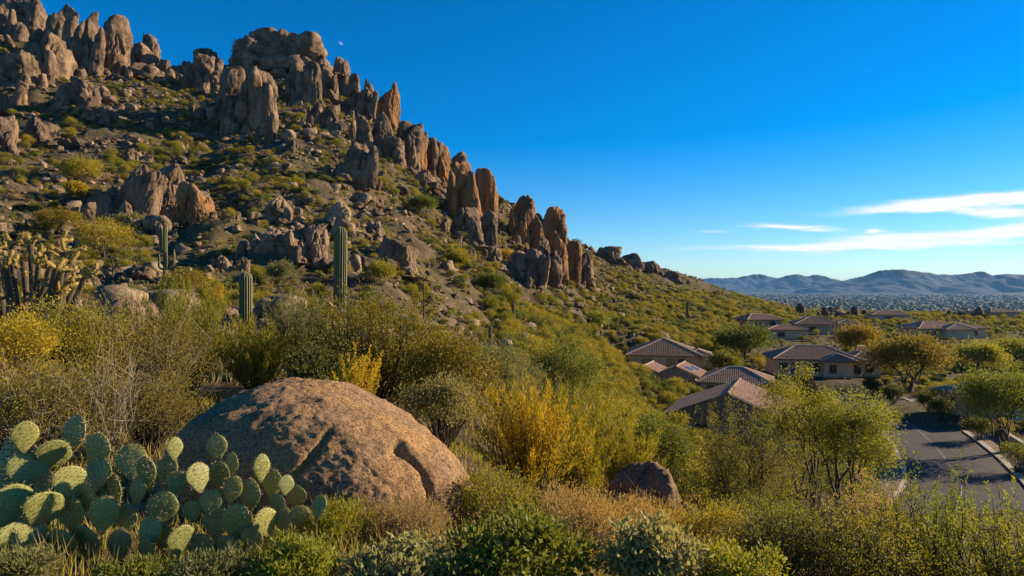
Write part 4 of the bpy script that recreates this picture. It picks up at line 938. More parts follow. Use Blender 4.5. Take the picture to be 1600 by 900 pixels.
def add_open(e, kind, face, c, zc, ww, hh, base):
    sgn = {'f': -1, 'l': -1, 'b': 1, 'r': 1}[face]; fr = MB(); t = .14
    def bx(mb, u0, u1, z0, z1, d0, d1):
        d0, d1 = sorted((base + sgn * d0, base + sgn * d1))
        if face in 'fb': mb.box((u0, d0, z0), (u1, d1, z1))
        else: mb.box((d0, u0, z0), (d1, u1, z1))
    u0, u1, z0, z1 = c - ww / 2, c + ww / 2, zc - hh / 2, zc + hh / 2
    bx(fr, u0 - t, u0, z0 - t, z1 + t, -.02, .09); bx(fr, u1, u1 + t, z0 - t, z1 + t, -.02, .09); bx(fr, u0 + .002, u1 - .002, z1, z1 + t, -.02, .085); bx(fr, u0 + .002, u1 - .002, z0 - t, z0, -.02, .13)
    o = obj(kind, fr.mesh(kind), M['trim'], e); pn = MB(); bx(pn, u0, u1, z0, z1, -.02, .025)
    if kind == 'window':
        mu = MB(); bx(mu, c - .03, c + .03, z0, z1, .026, .06); obj('mullion', mu.mesh('mullion'), M['trim'], o)
        obj('pane', pn.mesh('pane'), M['glass'], o)
    else:
        obj('door_panel', pn.mesh('door_panel'), M['trim'], o); hb = MB(); bx(hb, u1 - .22, u1 - .12, zc - .1, zc + .05, .026, .10); obj('handle', hb.mesh('handle'), M['glass'], o)
house('A', 'tan house topmost of the cluster, under the open slope', [(-7.5, 6, -6, 6, 3.0, .40, 'y', True), (3.5, 8.4, -4.0, 3.4, 2.7, .36, 'y', True)], -12, 'tile2', 'stucco',
      [('f', -4, 1.5, 1.6, 1.2, -6), ('f', .6, 1.5, 1.4, 1.2, -6), ('r', 0.2, 1.5, 1.3, 1.2, 8.4)], [('f', 2.6, 1.1, 1.1, 2.2, -6)])
house('B', 'tan house with two dark skylights on its lit roof', [(-7.2, -1.0, -3.2, 3.4, 2.9, .40, 'y', False), (-1.5, 4.6, -4.0, 3.2, 3.1, .42, 'y', False)], -24, 'tile', 'stucco',
      [('f', -4.2, 1.5, 1.2, 1.1, -3.2), ('f', 1.6, 1.5, 1.4, 1.2, -4.0), ('r', -1.2, 1.5, 1.2, 1.1, 4.6), ('r', 1.4, 1.5, 1.2, 1.1, 4.6)], [('f', 3.5, 1.1, 1.0, 2.1, -4.0)],
      panels=[[(2.5, -2.2, 4.13), (3.7, -2.2, 3.62), (3.7, -.6, 3.62), (2.5, -.6, 4.13)], [(3.0, .8, 3.92), (4.2, .8, 3.41), (4.2, 2.0, 3.41), (3.0, 2.0, 3.92)]])
house('C', 'house with the broad sunlit roof between skylight house and road', [(-5.2, 5.6, -4.6, 4.0, 3.0, .42, 'x', True), (-8.4, -4.8, -2.8, 2.8, 2.75, .36, 'y', True)], -20, 'tile', 'stucco',
      [('f', -3.6, 1.5, .8, 1.6, -4.6), ('f', 1.2, 1.5, 1.0, 1.0, -4.6), ('r', 0, 1.4, 1.2, 1.2, 5.6)], [('r', 2.4, 1.1, 1.0, 2.1, 5.6)])
house('D', 'lowest house of the cluster, half hidden by brush', [(-7.4, 7.0, -6.5, 6.5, 2.9, .40, 'y', False), (6.2, 8.4, -3.2, 3.0, 2.5, .30, 'y', True)], -24, 'tile', 'stucco2',
      [('r', -4.6, 1.5, 1.1, 1.3, 7.0), ('f', 3.2, 1.4, 1.4, 1.2, -6.5), ('f', -3.2, 1.4, 1.4, 1.2, -6.5)], [('r', 0, 1.1, 1.1, 2.1, 8.4)])
house('E', 'long tan house with five dark windows facing the road', [(-9.6, 5.0, -4.6, 4.4, 3.3, .42, 'x', True), (4.2, 9.2, -3.4, 3.2, 3.15, .40, 'y', True), (-1.4, 3.8, -5.9, -3.6, 3.1, .40, 'y', True)], -9, 'tile2', 'stucco',
      [('f', -8.2, 1.7, 1.3, 1.4, -4.6), ('f', -4.0, 1.7, 1.2, 1.3, -4.6), ('f', -2.4, 1.7, 1.2, 1.3, -4.6), ('f', .2, 1.6, 1.0, 1.3, -5.9), ('f', 4.4, 1.6, 1.9, 1.5, -4.6 if False else -4.6), ('f', 7.4, 1.6, 1.2, 1.4, -3.4), ('r', -.8, 1.6, 1.4, 1.4, 9.2)],
      [('f', -6.1, 1.2, 1.2, 2.4, -4.6)], [(7.8, 2.2, 5.2)])
house('F', 'shaded house with dark doorway at the photo edge above the road', [(-7, 5.5, -4, 4.2, 3.1, .34, 'x', True), (4.5, 9.5, -5, 2.5, 3.0, .34, 'y', True)], 10, 'tile2', 'stucco2',
      [('f', -.6, 1.6, 1.3, 1.3, -4), ('f', 3.0, 1.6, 1.2, 1.2, -4), ('l', 2.2, 1.6, 1.3, 1.3, -7)], [('f', -4.8, 1.2, 1.6, 2.4, -4), ('l', -1.6, 1.2, 1.7, 2.5, -7)])
house('G', 'far house with pale roof edges beyond the amber tree', [(-11, 3, -5, 5, 3.2, .34, 'x', True), (2, 12, -4, 4, 3.1, .26, 'x', True), (-4, 5, -7.5, -3.6, 3.0, .34, 'y', True)], 6, 'tile', 'stucco',
      [('f', -8, 1.6, 2.0, 1.3, -5), ('f', 8, 1.6, 2.0, 1.3, -4)], [('f', -5.6, 1.2, 1.3, 2.3, -5)])
house('H', 'dark-roofed far house behind the long tan house', [(-10, 3, -5, 5, 3.2, .40, 'x', True), (2, 10, -3.6, 3.8, 3.0, .34, 'y', True)], -12, 'tile2', 'stucco2', [('f', -5, 1.6, 2.2, 1.3, -5), ('f', 6, 1.6, 2, 1.3, -3.6)])
house('I', 'small far roof beside the round green tree', [(-7, 6, -4, 4, 3.0, .40, 'x', True)], 14, 'tile2', 'stucco2', [('f', -3, 1.6, 1.8, 1.2, -4), ('f', 2.5, 1.6, 1.8, 1.2, -4)])
house('J', 'small flat-pitched far house uphill of the long tan house', [(-5.5, 5, -3.5, 3.5, 3.0, .28, 'x', True)], -6, 'tile', 'stucco', [('f', -2, 1.6, 1.8, 1.2, -3.5)])
house('K', 'distant low house in the desert flat above the amber tree', [(-9, 7, -4.5, 4.5, 3.2, .34, 'x', True)], -10, 'tile', 'stucco', [('f', -2, 1.6, 3, 1.4, -4.5)])
house('L', 'most distant low house near the photo edge', [(-9, 9, -4.5, 4.5, 3.2, .32, 'x', True)], 8, 'tile2', 'stucco2', [('f', -2, 1.6, 3, 1.4, -4.5)])

# ------------------------------------------------------------------ saguaros and other cacti
def ribbed(mbs, P, rad, nr=16):
    """ribbed column along P; mbs = (skin, spines)"""
    P = np.asarray(P, float); k = len(P); D = np.gradient(P, axis=0); D /= np.linalg.norm(D, axis=1, keepdims=True)
    A = np.cross(D, np.array([.2, .97, .1])); A /= np.linalg.norm(A, axis=1, keepdims=True); B = np.cross(D, A)
    per = 4; n = nr * per; t = np.arange(n) / n * 2 * np.pi; pr = 1 - .17 * np.abs(np.sin(t * nr / 2)) ** .8
    V = P[:, None] + (rad[:, None] * pr[None])[:, :, None] * (np.cos(t)[None, :, None] * A[:, None] + np.sin(t)[None, :, None] * B[:, None])
    i = np.arange(k - 1)[:, None]; j = np.arange(n)[None]; j2 = (j + 1) % n
    mbs[0].add(V.reshape(-1, 3), np.stack([i*n+j, i*n+j2, (i+1)*n+j2, (i+1)*n+j], -1).reshape(-1, 4))
    for q in range(nr):  # spine line on each rib crest
        a = t[q * per]; C = P + (rad * 1.012)[:, None] * (math.cos(a) * A + math.sin(a) * B); mbs[1].tube(C, rad * .035 + .002, 3)
def column(base, h, r, tilt=(0, 0)):
    z = np.concatenate([np.linspace(-.2, h - r * 1.2, 14), h - r * 1.2 + r * 1.2 * np.sin(np.linspace(0, 1, 8)[1:] * np.pi / 2)])
    rr = np.concatenate([r * (.86 + .14 * np.sin(np.linspace(.1, 1, 14) * 2.2)), r * .97 * np.cos(np.linspace(0, 1, 8)[1:] * np.pi / 2 * .985)])
    return np.stack([base[0] + tilt[0] * z, base[1] + tilt[1] * z, z + base[2]], 1), rr
def saguaro(label, px, base_row, top_row, wpx, arms=(), ymin=12, tilt=(0, 0), Y=None):
    if Y is None: p, _ = hit(px, base_row, ymin)
    else: p = np.array(at(px, Y))
    Y = p[1]; h = (450 - top_row) / F * Y - p[2]; r = wpx / F * Y / 2
    e = empty('saguaro', p); tag(e, label, 'cactus', 'saguaro cacti'); sk, sp = MB(), MB(); P, rr = column((0, 0, 0), h, r, tilt); ribbed((sk, sp), P, rr)
    obj('column', sk.mesh('column', True), M['cactus'], e); obj('spines', sp.mesh('spines'), M['rib'], e)
    for (dx, z0, z1, ar, reach) in arms:
        t = np.linspace(0, 1, 9)[1:]; q = np.stack([dx * reach * np.sin(t * np.pi / 2), 0 * t + .05, z0 * h + reach * .6 * (1 - np.cos(t * np.pi / 2))], 1)
        up = np.linspace(0, 1, 9)[1:]; q2 = np.stack([np.full(8, dx * reach), np.full(8, .05), q[-1, 2] + (z1 * h - q[-1, 2]) * up], 1); P = np.concatenate([[[0, .05, z0 * h - .02]], q, q2])
        ra = np.full(len(P), ar * r); ra[-4:] *= [.95, .8, .5, .05]; a, b = MB(), MB(); ribbed((a, b), P, ra, 10); ao = obj('arm', a.mesh('arm', True), M['cactus'], e); obj('spines', b.mesh('spines'), M['rib'], ao)
saguaro('tall thick saguaro column standing in the middle of the slope', 531, 486, 354, 20, tilt=(.01, 0))
saguaro('short stout saguaro rising behind the yellow-green bush', 384, 508, 425, 19, Y=12.9)
saguaro('slim saguaro with raised arms below the outcrop', 258, 440, 348, 6.5, arms=[(-1, .50, .97, .8, .30), (1, .22, .55, .55, .55), (-1, .20, .50, .5, .42)], ymin=25)
saguaro('thin young saguaro far down the slope above the houses', 1074, 500, 470, 4)
saguaro('thin dark saguaro on the slope below the ridge cluster', 802, 512, 474, 5)
saguaro('small saguaro on the slope below the twin spires', 766, 545, 508, 6)
saguaro('little saguaro near the slanting outcrop edge', 150, 392, 352, 6, ymin=30)
# dead flower stalk
def stalk(label, px, base_row, top_row):
    p, _ = hit(px, base_row, 20); h = (base_row - top_row) / F * p[1]; e = empty('dead_stalk', p); tag(e, label, 'stalk', 'dead plant stalks'); rg = np.random.default_rng(px); mb = MB()
    mb.tube([(0, 0, -.1), (.03, 0, h * .4), (-.02, 0, h)], [.09, .07, .03], 6); obj('stem', mb.mesh('stem'), M['bark'], e); mb = MB()
    for k in range(9):
        a = rg.uniform(0, 6.28); z = h * rg.uniform(.25, .95); L = h * rg.uniform(.15, .4); mb.tube([(0, 0, z), (math.cos(a) * L * .5, math.sin(a) * L * .5, z + L * .35), (math.cos(a) * L * .8, math.sin(a) * L * .8, z + L)], [.04, .03, .015], 4)
    obj('branches', mb.mesh('branches'), M['bark'], e)
stalk('bare dead stalk on the slope right of the tall saguaro', 662, 500, 432)
stalk('bare branching snag above the dark mesquite', 840, 530, 488)
stalk('forked dead stem on the slope near the cholla', 176, 440, 400)
def skyline_tree(label, px, top, base, wpx):
    p, _ = hit(px, base, 60); Y = p[1]; h = (450 - top) / F * Y - p[2]; w_ = wpx / F * Y
    tree('juniper', label, 'tree', p, M['bark'], M['f_dark'], 'small trees on the skyline', seed=int(px), width=w_, height=h, ncl=22, nleaf=1400, leaf=(.5, .28), trunk=(h * .35, w_ * .05, 1), low=.12, spread=.2)
skyline_tree('narrow dark tree on the skyline beside the summit dome', 371, 58, 88, 16)
skyline_tree('small round tree on the ridge past the last slab', 900, 373, 396, 14)
skyline_tree('tiny dark bush on the ridge between twin spires and round head', 780, 308, 326, 14)

def cholla():
    rg = np.random.default_rng(23); Y = 12.5; base = np.array(at(42, Y)); e = empty('cholla', base); tag(e, 'big branching cholla cactus with golden tips at the photo edge', 'cactus')
    jt, sp, tr = MB(), MB(), MB()
    def loc(px, row, dy=0.0): return np.array([(px - 800) / F * (Y + dy), Y + dy, (450 - row) / F * (Y + dy)]) - base
    def fuzz(P, r, dens):
        n = int(dens * np.linalg.norm(np.diff(P, axis=0), axis=1).sum() / .1); i = rg.integers(0, len(P) - 1, n); t = rg.random((n, 1)); C = P[i] * (1 - t) + P[i + 1] * t
        d = rg.normal(size=(n, 3)); d /= np.linalg.norm(d, axis=1, keepdims=True); sp.leaves(C + d * r * .75, d, rg.uniform(.03, .06, n), np.full(n, .006), rg=rg)
    def joint(p, d, L, r):
        t = np.linspace(0, 1, 7)[:, None]; d = d / np.linalg.norm(d); bend = rg.normal(size=3) * L * .18; P = p + t * d * L + np.sin(t * np.pi / 2) * bend
        jm = MB(); jm.tube(P, r * np.array([.6, .95, 1.05, .98, 1.05, .85, .35]) * rg.uniform(.9, 1.1, 7), 7, cap=True); obj('joint', jm.mesh('joint', True), M['cholla'], e); fuzz(P, r, 30); return P[-1], P[3]
    tips = [(132, 412, -.5), (112, 384, .2), (100, 372, -.3), (78, 366, .3), (48, 360, -.2), (22, 362, .3), (-8, 366, 0), (60, 388, -.6), (88, 398, -.7), (120, 420, .5), (8, 392, -.6), (36, 384, .6), (-30, 378, .3), (-40, 410, -.2), (96, 430, -.4)]
    for (px, row, dy) in tips:
        c = loc(px, row + 22, dy); m = c * np.array([.62, .62, .35]) + rg.normal(size=3) * .06; t = np.linspace(0, 1, 9)[:, None]
        P = (1 - t) ** 2 * np.array([rg.normal() * .08, rg.normal() * .08, -.1]) + 2 * t * (1 - t) * m + t * t * c; P[1:-1] += rg.normal(size=(7, 3)) * .02
        tr.tube(P, np.linspace(.085, .05, 9) * rg.uniform(.85, 1.15, 9), 7); fuzz(P[4:], .055, 7)
        for q in range(rg.integers(3, 5)):
            d = np.array([rg.normal() * .7 + .25, rg.normal() * .7, .75]); p, mid = joint(c + rg.normal(size=3) * .03, d, rg.uniform(.16, .26), rg.uniform(.036, .048))
            for w_ in range(rg.integers(1, 3)): joint(p if w_ == 0 else mid, d + rg.normal(size=3) * .9, rg.uniform(.10, .18), rg.uniform(.028, .038))
        for q in range(3):
            s = P[rg.integers(4, 8)]; joint(s, np.array([rg.normal(), rg.normal(), .3]), rg.uniform(.1, .2), .035)
    obj('trunk', tr.mesh('trunk', True), M['cholla_old'], e); obj('spines', sp.mesh('spines'), M['chollaspine'], e)
cholla()

def pear():
    rg = np.random.default_rng(4); D, T = ico(4); pads, spn, are = [], [], []
    for v in range(5):
        r2 = np.random.default_rng(50 + v); x, y, z = D[:, 0], D[:, 1], D[:, 2]; t = (z + 1) / 2
        wdt = (.52 + .56 * sstep(0, .62, t)) * (1 + r2.normal() * .04); X = x * .5 * wdt * (1 + .03 * np.sin(t * 9 + v)); sg = np.sign(y)
        Yv = sg * np.abs(y) ** .75 * .052 + .05 * (X * r2.normal() + (t - .5) ** 2 * r2.normal() * .9) + .010 * perlin(D * 2.2, v); V = np.stack([X, Yv, t], 1)
        pads.append(mesh_np('pad', V, T=T, smooth=True)); pads[-1].materials.append(M['pad'])
        # areoles on a staggered lattice, spines on them and round the rim
        mb = MB(); ms = MB(); C, Nn = [], []
        for side in (-1, 1):
            for a, zz in enumerate(np.arange(.10, .97, .105)):
                for b in np.arange(-.5, .5, .13):
                    q = np.array([b + (.065 if a % 2 else 0) + r2.normal() * .012, zz + r2.normal() * .012]); sel = (np.sign(y) == side) & (np.abs(y) > .12); dd = np.hypot(V[:, 0] - q[0], V[:, 2] - q[1]); dd = np.where(sel, dd, 9); i = int(np.argmin(dd))
                    if dd[i] < .05: C.append(V[i]); Nn.append((0, side, .1))
        rim = np.where(np.abs(y) < .05)[0]; rim = [i for i in rim if V[i, 2] > .12][::2]
        for i in rim: C.append(V[i]); nrm = np.array([V[i, 0] * 2.2, 0, (V[i, 2] - .5) * 1.6]); Nn.append(nrm / np.linalg.norm(nrm))
        C = np.array(C); Nn = np.array(Nn, float)
        for c, n in zip(C, Nn):
            a = np.cross(n, (1, .2, .3)); a /= np.linalg.norm(a); b = np.cross(n, a); s = .021
            mb.add([c + a * s, c - a * .5 * s + b * .87 * s, c - a * .5 * s - b * .87 * s, c + n * .022], T=[(0, 1, 3), (1, 2, 3), (2, 0, 3)], m=1)
            for k in range(3 if abs(n[1]) > .5 else 5):
                d = n + r2.normal(size=3) * .55; d /= np.linalg.norm(d); L = r2.uniform(.06, .15) * (1.0 if abs(n[1]) > .5 else .85); w_ = np.cross(d, r2.normal(size=3)); w_ /= np.linalg.norm(w_); w_ *= .0045
                mb.add([c + w_, c - w_, c + d * L], T=[(0, 1, 2)], m=0)
        sm = mb.mesh('spines'); sm.materials.append(M['spine']); sm.materials.append(M['areole']); spn.append(sm)
    # centre x, y, width, height in a three-times enlarged crop of the photo's lower left corner; R lit side, C camera side; tilt
    L = [(50,340,112,220,'C',0),(115,250,78,145,'R',6),(245,335,98,150,'R',22),(345,240,130,180,'C',4),(455,320,150,170,'C',8),(455,430,160,150,'C',-6),(120,410,112,165,'R',20),(60,575,135,200,'R',10),(205,590,130,170,'R',24),
         (325,465,102,155,'R',22),(330,610,172,195,'C',0),(485,615,132,178,'M',4),(100,725,142,160,'R',8),(15,725,70,165,'R',4),(615,365,132,160,'M',-4),(690,425,85,172,'M',-8),(645,505,92,130,'C',-6),(780,410,102,145,'C',2),(818,305,48,108,'R',6),
         (830,470,86,116,'M',10),(760,590,122,172,'M',4),(930,440,78,138,'R',2),(1018,300,82,122,'M',-6),(1030,430,96,142,'C',3),(1090,375,68,102,'C',10),(1090,500,78,142,'M',10),(985,555,96,112,'M',16),(900,600,72,102,'M',-5),(1170,525,118,152,'C',6),
         (1225,395,52,128,'R',6),(1275,470,98,138,'C',-3),(1340,475,58,92,'R',16),(1385,525,102,102,'C',20),(1300,560,82,88,'C',12),(1245,650,82,132,'R',-6),(1015,650,140,180,'C',-6),(1110,655,150,180,'C',8),(845,740,92,155,'R',18),(1495,580,68,112,'C',6),(400,745,180,170,'C',6),
         (290,760,150,170,'C',-8),(590,640,110,150,'C',0),(700,700,120,160,'C',6),(560,760,120,150,'C',-8),(690,790,110,130,'C',0),(940,780,140,150,'C',0),(1060,790,150,150,'C',0),(1180,740,110,140,'C',6),(1330,640,90,120,'C',0),(200,480,110,150,'C',10),(400,540,120,150,'C',-10),(160,800,130,130,'C',5),(20,480,120,170,'C',0),(1400,620,80,110,'M',10),(760,720,100,140,'C',-10),(540,500,90,150,'C',-10),(1240,780,110,120,'C',4)]
    roots = []
    for nm, px, lab in (('prickly_pear', 75, 'prickly pear clump at the photo corner with the largest pads'), ('prickly_pear', 290, 'wide prickly pear clump spreading in front of the big boulder')):
        e = empty(nm, at(px, 4.1)); tag(e, lab, 'cactus', 'prickly pear cacti'); roots.append(e)
    for k, (cx, cy, w_, h_, f, tl) in enumerate(L):
        px, row = cx / 3, 600 + cy / 3; Y = 4.5 - np.clip((cy - 250) / 550, 0, 1) * .5 + rg.normal() * .05 + (.06 if f == 'C' else -.03)
        yaw = {'R': rg.uniform(42, 58), 'C': rg.uniform(-32, -4), 'M': rg.uniform(8, 30)}[f]; e = roots[0 if cx < 520 else 1]; s = Y / F / 3
        hh = h_ * s * 1.04; ww = w_ * s * 1.0 / max(.66, math.cos(R(yaw))); m = 0 if k > 38 else 0
        rt = Matrix.Rotation(R(yaw), 4, 'Z') @ Matrix.Rotation(R(rg.normal() * 9 - 4), 4, 'X') @ Matrix.Rotation(R(tl), 4, 'Y')
        c = Vector(pix(px, row, Y)) - e.location; b = c - (rt.to_3x3() @ Vector((0, 0, hh * .5)))
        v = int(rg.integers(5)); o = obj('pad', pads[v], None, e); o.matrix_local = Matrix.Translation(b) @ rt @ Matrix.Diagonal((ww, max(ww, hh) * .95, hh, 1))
        obj('spines', spn[v], None, o)
pear()

# ------------------------------------------------------------------ brush and trees that stand out
def sh(name, label, cat, px, Y, top, wpx, fol, stem='bark', group='shrubs of the near brush', n=7000, leaf=(.05, .02), cl=70, fn=shrub, dz=0, **kw):
    l = at(px, Y, dz); h = max(.25, hpx(l, top)); wd = wpx / F * Y
    d = dict(seed=int(px * 3 + Y * 17), width=wd, height=h, ncl=cl, nleaf=n, leaf=leaf, stemr=.010 * max(wd, .6), spread=.13); d.update(kw)
    return fn(name, label, cat, l, M[stem], M['f_' + fol], group, **d)
wisp = dict(leaf=(.10, .012), up=.45, radial=.65, twigs=1, plume=.75)
sh('palo_verde', 'wispy yellow-green palo verde bush behind the big boulder', 'bush', 286, 10.5, 464, 175, 'paloverde', 'bark_green', n=13000, cl=90, low=.05, **wisp)
sh('palo_verde', 'low yellow-green bush at the foot of the short saguaro', 'bush', 400, 11.0, 512, 130, 'paloverde', 'bark_green', n=7000, cl=60, low=.05, **wisp)
sh('palo_verde', 'grey-green bush between short saguaro and amber thicket', 'bush', 462, 13.5, 474, 135, 'sage', 'bark', n=9000, cl=80, **wisp)
sh('amber_bush', 'large amber and green bush below the tall saguaro', 'bush', 590, 11.8, 466, 250, 'amber', n=19000, cl=110, leaf=(.055, .022), low=.02, spread=.13, plume=.8)
sh('amber_bush', 'amber-brown bush on the right flank of the large amber bush', 'bush', 700, 11.0, 505, 160, 'amber', n=10000, cl=80, leaf=(.05, .024), low=.02)
sh('flowering_shrub', 'bright golden sprig bush just over the big boulder', 'shrub', 555, 8.8, 556, 110, 'yellow', n=4200, cl=40, leaf=(.04, .016), up=.5, spread=.12, shell=.3, plume=.6, radial=.6)
sh('dark_shrub', 'dark green shrub in the shade behind the boulder crown', 'shrub', 500, 9.6, 545, 120, 'dark', n=6000, cl=50, leaf=(.05, .03))
sh('sage_bush', 'grey sage bush right of the amber bushes', 'bush', 690, 9.5, 590, 130, 'sage', n=8000, cl=60, leaf=(.045, .02))
sh('dry_thicket', 'tangled olive thicket left of the palo verde', 'bush', 215, 9.5, 484, 230, 'olive', 'bark_pale', n=13000, cl=120, leaf=(.06, .01), low=.02, twigs=3, shell=.2)
sh('olive_thicket', 'yellow-green thicket below the cholla', 'bush', 110, 8.8, 474, 210, 'paloverde', n=13000, cl=100, leaf=(.05, .014), low=.02, twigs=2, shell=.25)
sh('flowering_shrub', 'yellow-flowered bush at the photo edge under the cholla', 'shrub', 22, 7.6, 490, 150, 'yellow', n=8000, cl=70, leaf=(.035, .014), low=.05, twigs=2)
sh('dry_thicket', 'olive brush behind the corner prickly pear', 'bush', 60, 6.4, 566, 240, 'olive', 'bark_pale', n=12000, cl=110, leaf=(.045, .010), low=.02, twigs=3, shell=.2)
sh('dry_thicket', 'olive twiggy brush between bare branches and boulder', 'bush', 235, 7.2, 585, 170, 'olive', 'bark', n=7000, cl=90, leaf=(.05, .008), low=.02, twigs=3, shell=.2)
sh('bare_shrub', 'leafless pale-branched shrub behind the prickly pears', 'shrub', 165, 6.6, 530, 200, 'dry', 'bark_pale', n=260, cl=22, leaf=(.02, .008), low=.1, twigs=5, shell=.4, spread=.16)
mesq = dict(fn=tree, cat='tree', group='small trees on the slope')
sh('mesquite', 'grey-green mesquite with dark limbs below the amber slope', px=778, Y=20, top=540, wpx=120, fol='sage', n=11000, cl=60, leaf=(.08, .03), trunk=(.5, .06, 3), low=.25, spread=.13, **mesq)
sh('mesquite', 'dark green mesquite in the middle of the slope', px=880, Y=27, top=538, wpx=125, fol='green', n=12000, cl=60, leaf=(.10, .04), trunk=(.7, .08, 3), low=.25, spread=.13, **mesq)
sh('creosote', 'feathery grey-green bush below the mesquites', 'bush', 820, 14.5, 590, 150, 'sage', n=8000, cl=70, **wisp)
sh('flowering_shrub', 'largest golden yellow bush right of the big boulder', 'shrub', 830, 7.9, 612, 190, 'yellow', 'bark', n=12000, cl=80, leaf=(.06, .012), up=.45, twigs=1, low=.02, shell=.3, plume=.7, radial=.6)
sh('flowering_shrub', 'golden yellow bush between largest golden bush and split boulder', 'shrub', 905, 8.6, 655, 130, 'yellow', n=8000, cl=56, leaf=(.06, .012), up=.45, twigs=1, low=.02, shell=.3, plume=.7, radial=.6)
sh('palo_verde', 'olive-yellow bush behind the golden bushes', 'bush', 900, 11.5, 622, 170, 'paloverde', 'bark_green', n=10000, cl=80, low=.03, **wisp)
sh('palo_verde', 'yellow-green bush behind the split boulder', 'bush', 975, 10.5, 660, 120, 'paloverde', 'bark_green', n=8000, cl=60, low=.03, **wisp)
sh('green_shrub', 'fresh green bush behind the split boulder', 'bush', 1030, 13, 640, 140, 'green', n=10000, cl=70, leaf=(.06, .025), low=.03)
sh('creosote', 'wide dark-limbed creosote in front of the lowest house', px=1165, Y=12, top=636, wpx=215, fol='olive', n=15000, cl=90, leaf=(.06, .016), trunk=(.45, .05, 4), low=.1, twigs=2, spread=.14, plume=.9, **mesq)
for (px, Y, top, wp, sd, lab) in ((1252, 37, 566, 140, 1, 'tall upright lime palo verde tree just right of the lowest house'), (1330, 33, 600, 150, 2, 'wide lime palo verde tree overhanging the road edge')):
    sh('palo_verde', lab, px=px, Y=Y, top=top, wpx=wp, fol='lime', stem='bark', n=15000, cl=52, leaf=(.15, .05), trunk=(2.6, .13, 2), low=.30, spread=.115, shell=.25, droop=.5, twigs=2, seed=200 + sd, **mesq)
sh('round_tree', 'round amber-green tree beside the road end', px=1420, Y=116, top=528, wpx=112, fol='amber', n=13000, cl=70, leaf=(.42, .2), trunk=(2.4, .24, 3), low=.26, spread=.15, **mesq)
sh('palo_verde', 'lime palo verde tree in front of the house at the photo edge', px=1566, Y=74, top=582, wpx=125, fol='lime', n=15000, cl=60, leaf=(.27, .11), trunk=(2.0, .17, 3), low=.30, spread=.14, **mesq)
sh('round_tree', 'round dull green tree behind the clustered houses', px=1163, Y=152, top=514, wpx=86, fol='green', n=11000, cl=60, leaf=(.5, .25), trunk=(1.5, .22, 2), low=.10, spread=.16, **mesq)
sh('round_tree', 'green tree standing in the gap between two house roofs', px=1132, Y=127, top=552, wpx=46, fol='green', n=6000, cl=36, leaf=(.4, .2), trunk=(1.2, .16, 2), low=.08, spread=.18, **mesq)
sh('palo_verde', 'olive tree behind the long house, right end', px=1340, Y=165, top=510, wpx=70, fol='amber', n=7000, cl=40, leaf=(.5, .25), trunk=(1.5, .2, 2), low=.1, spread=.18, **mesq)
sh('palo_verde', 'lime tree group nearest the far pale-roofed house', px=1530, Y=150, top=540, wpx=70, fol='lime', n=8000, cl=46, leaf=(.5, .22), trunk=(1.4, .2, 3), low=.1, spread=.18, **mesq)
sh('palo_verde', 'flat-topped lime tree uphill of the house at the photo edge', px=1590, Y=170, top=536, wpx=70, fol='lime', n=8000, cl=46, leaf=(.5, .22), trunk=(1.4, .2, 3), low=.1, spread=.18, **mesq)
for k, (px, Y, top, wp, fo, nm) in enumerate([(1010, 104, 590, 40, 'dark', 'left end of skylight house'), (1085, 104, 606, 26, 'green', 'front of skylight house'), (1215, 104, 592, 26, 'green', 'sunlit roof house corner'),
        (1362, 112, 590, 24, 'dark', 'driveway end'), (1395, 104, 602, 34, 'dark', 'round amber tree, road side'), (1450, 96, 612, 30, 'green', 'road bend outer side'), (1470, 90, 622, 34, 'dark', 'doorway of the edge house'),
        (1530, 80, 650, 44, 'dark', 'garden wall, middle'), (1590, 66, 690, 50, 'green', 'garden wall, photo edge'), (1255, 115, 584, 30, 'olive', 'long house front'), (1320, 62, 690, 70, 'green', 'road inner bend'), (1340, 56, 718, 70, 'lime', 'path beside the road'),
        (1280, 40, 722, 110, 'olive', 'foot of the tall lime palo verde'), (1345, 40, 735, 100, 'green', 'foot of the wide lime palo verde'), (1215, 42, 715, 90, 'olive', 'gap between creosote and tall palo verde'), (1236, 62, 690, 60, 'dark', 'lowest house end wall'), (1360, 70, 668, 40, 'dark', 'path edge by the road')]):
    sh('garden_shrub', f'{ {"dark": "dark green", "green": "leafy green", "olive": "olive", "lime": "bright lime"}[fo] } garden shrub by the {nm}', 'shrub', px, Y, top, wp, fo, group='garden shrubs by the houses', n=3200, cl=30, leaf=(.0022 * Y, .0012 * Y), spread=.18, low=.03)
def on_slope(label, name, px, base, top, wpx, fol, tr=True, cat='tree', ymin=18):
    p, _ = hit(px, base, ymin); Y = p[1]; h = (base - top) / F * Y; wd = wpx / F * Y
    kw = dict(seed=int(px * 7 + base), width=wd, height=h, ncl=40, nleaf=5200, leaf=(.0026 * Y, .0011 * Y), spread=.14, low=.12)
    if tr: kw['trunk'] = (h * .3, wd * .025, 2)
    (tree if tr else shrub)(name, label, cat, p, M['bark'], M['f_' + fol], 'bushes that stand out on the hillside', **kw)
on_slope('yellow-green palo verde with a dark trunk left of the slim saguaro', 'palo_verde', 165, 412, 345, 86, 'paloverde')
on_slope('small amber tree with pale trunk above the cholla', 'palo_verde', 92, 366, 328, 62, 'amber')
on_slope('round amber bush right below the slim saguaro', 'amber_bush', 288, 474, 424, 84, 'amber', False, 'bush')
on_slope('upright golden bush left of the short saguaro', 'flowering_shrub', 330, 500, 436, 44, 'yellow', False, 'bush')
on_slope('large yellow-green bush on the shadowed slope left of the outcrop', 'palo_verde', 130, 292, 250, 66, 'paloverde', False, 'bush')
on_slope('small golden bush below the shadowed slope bush', 'flowering_shrub', 118, 312, 286, 34, 'yellow', False, 'bush')
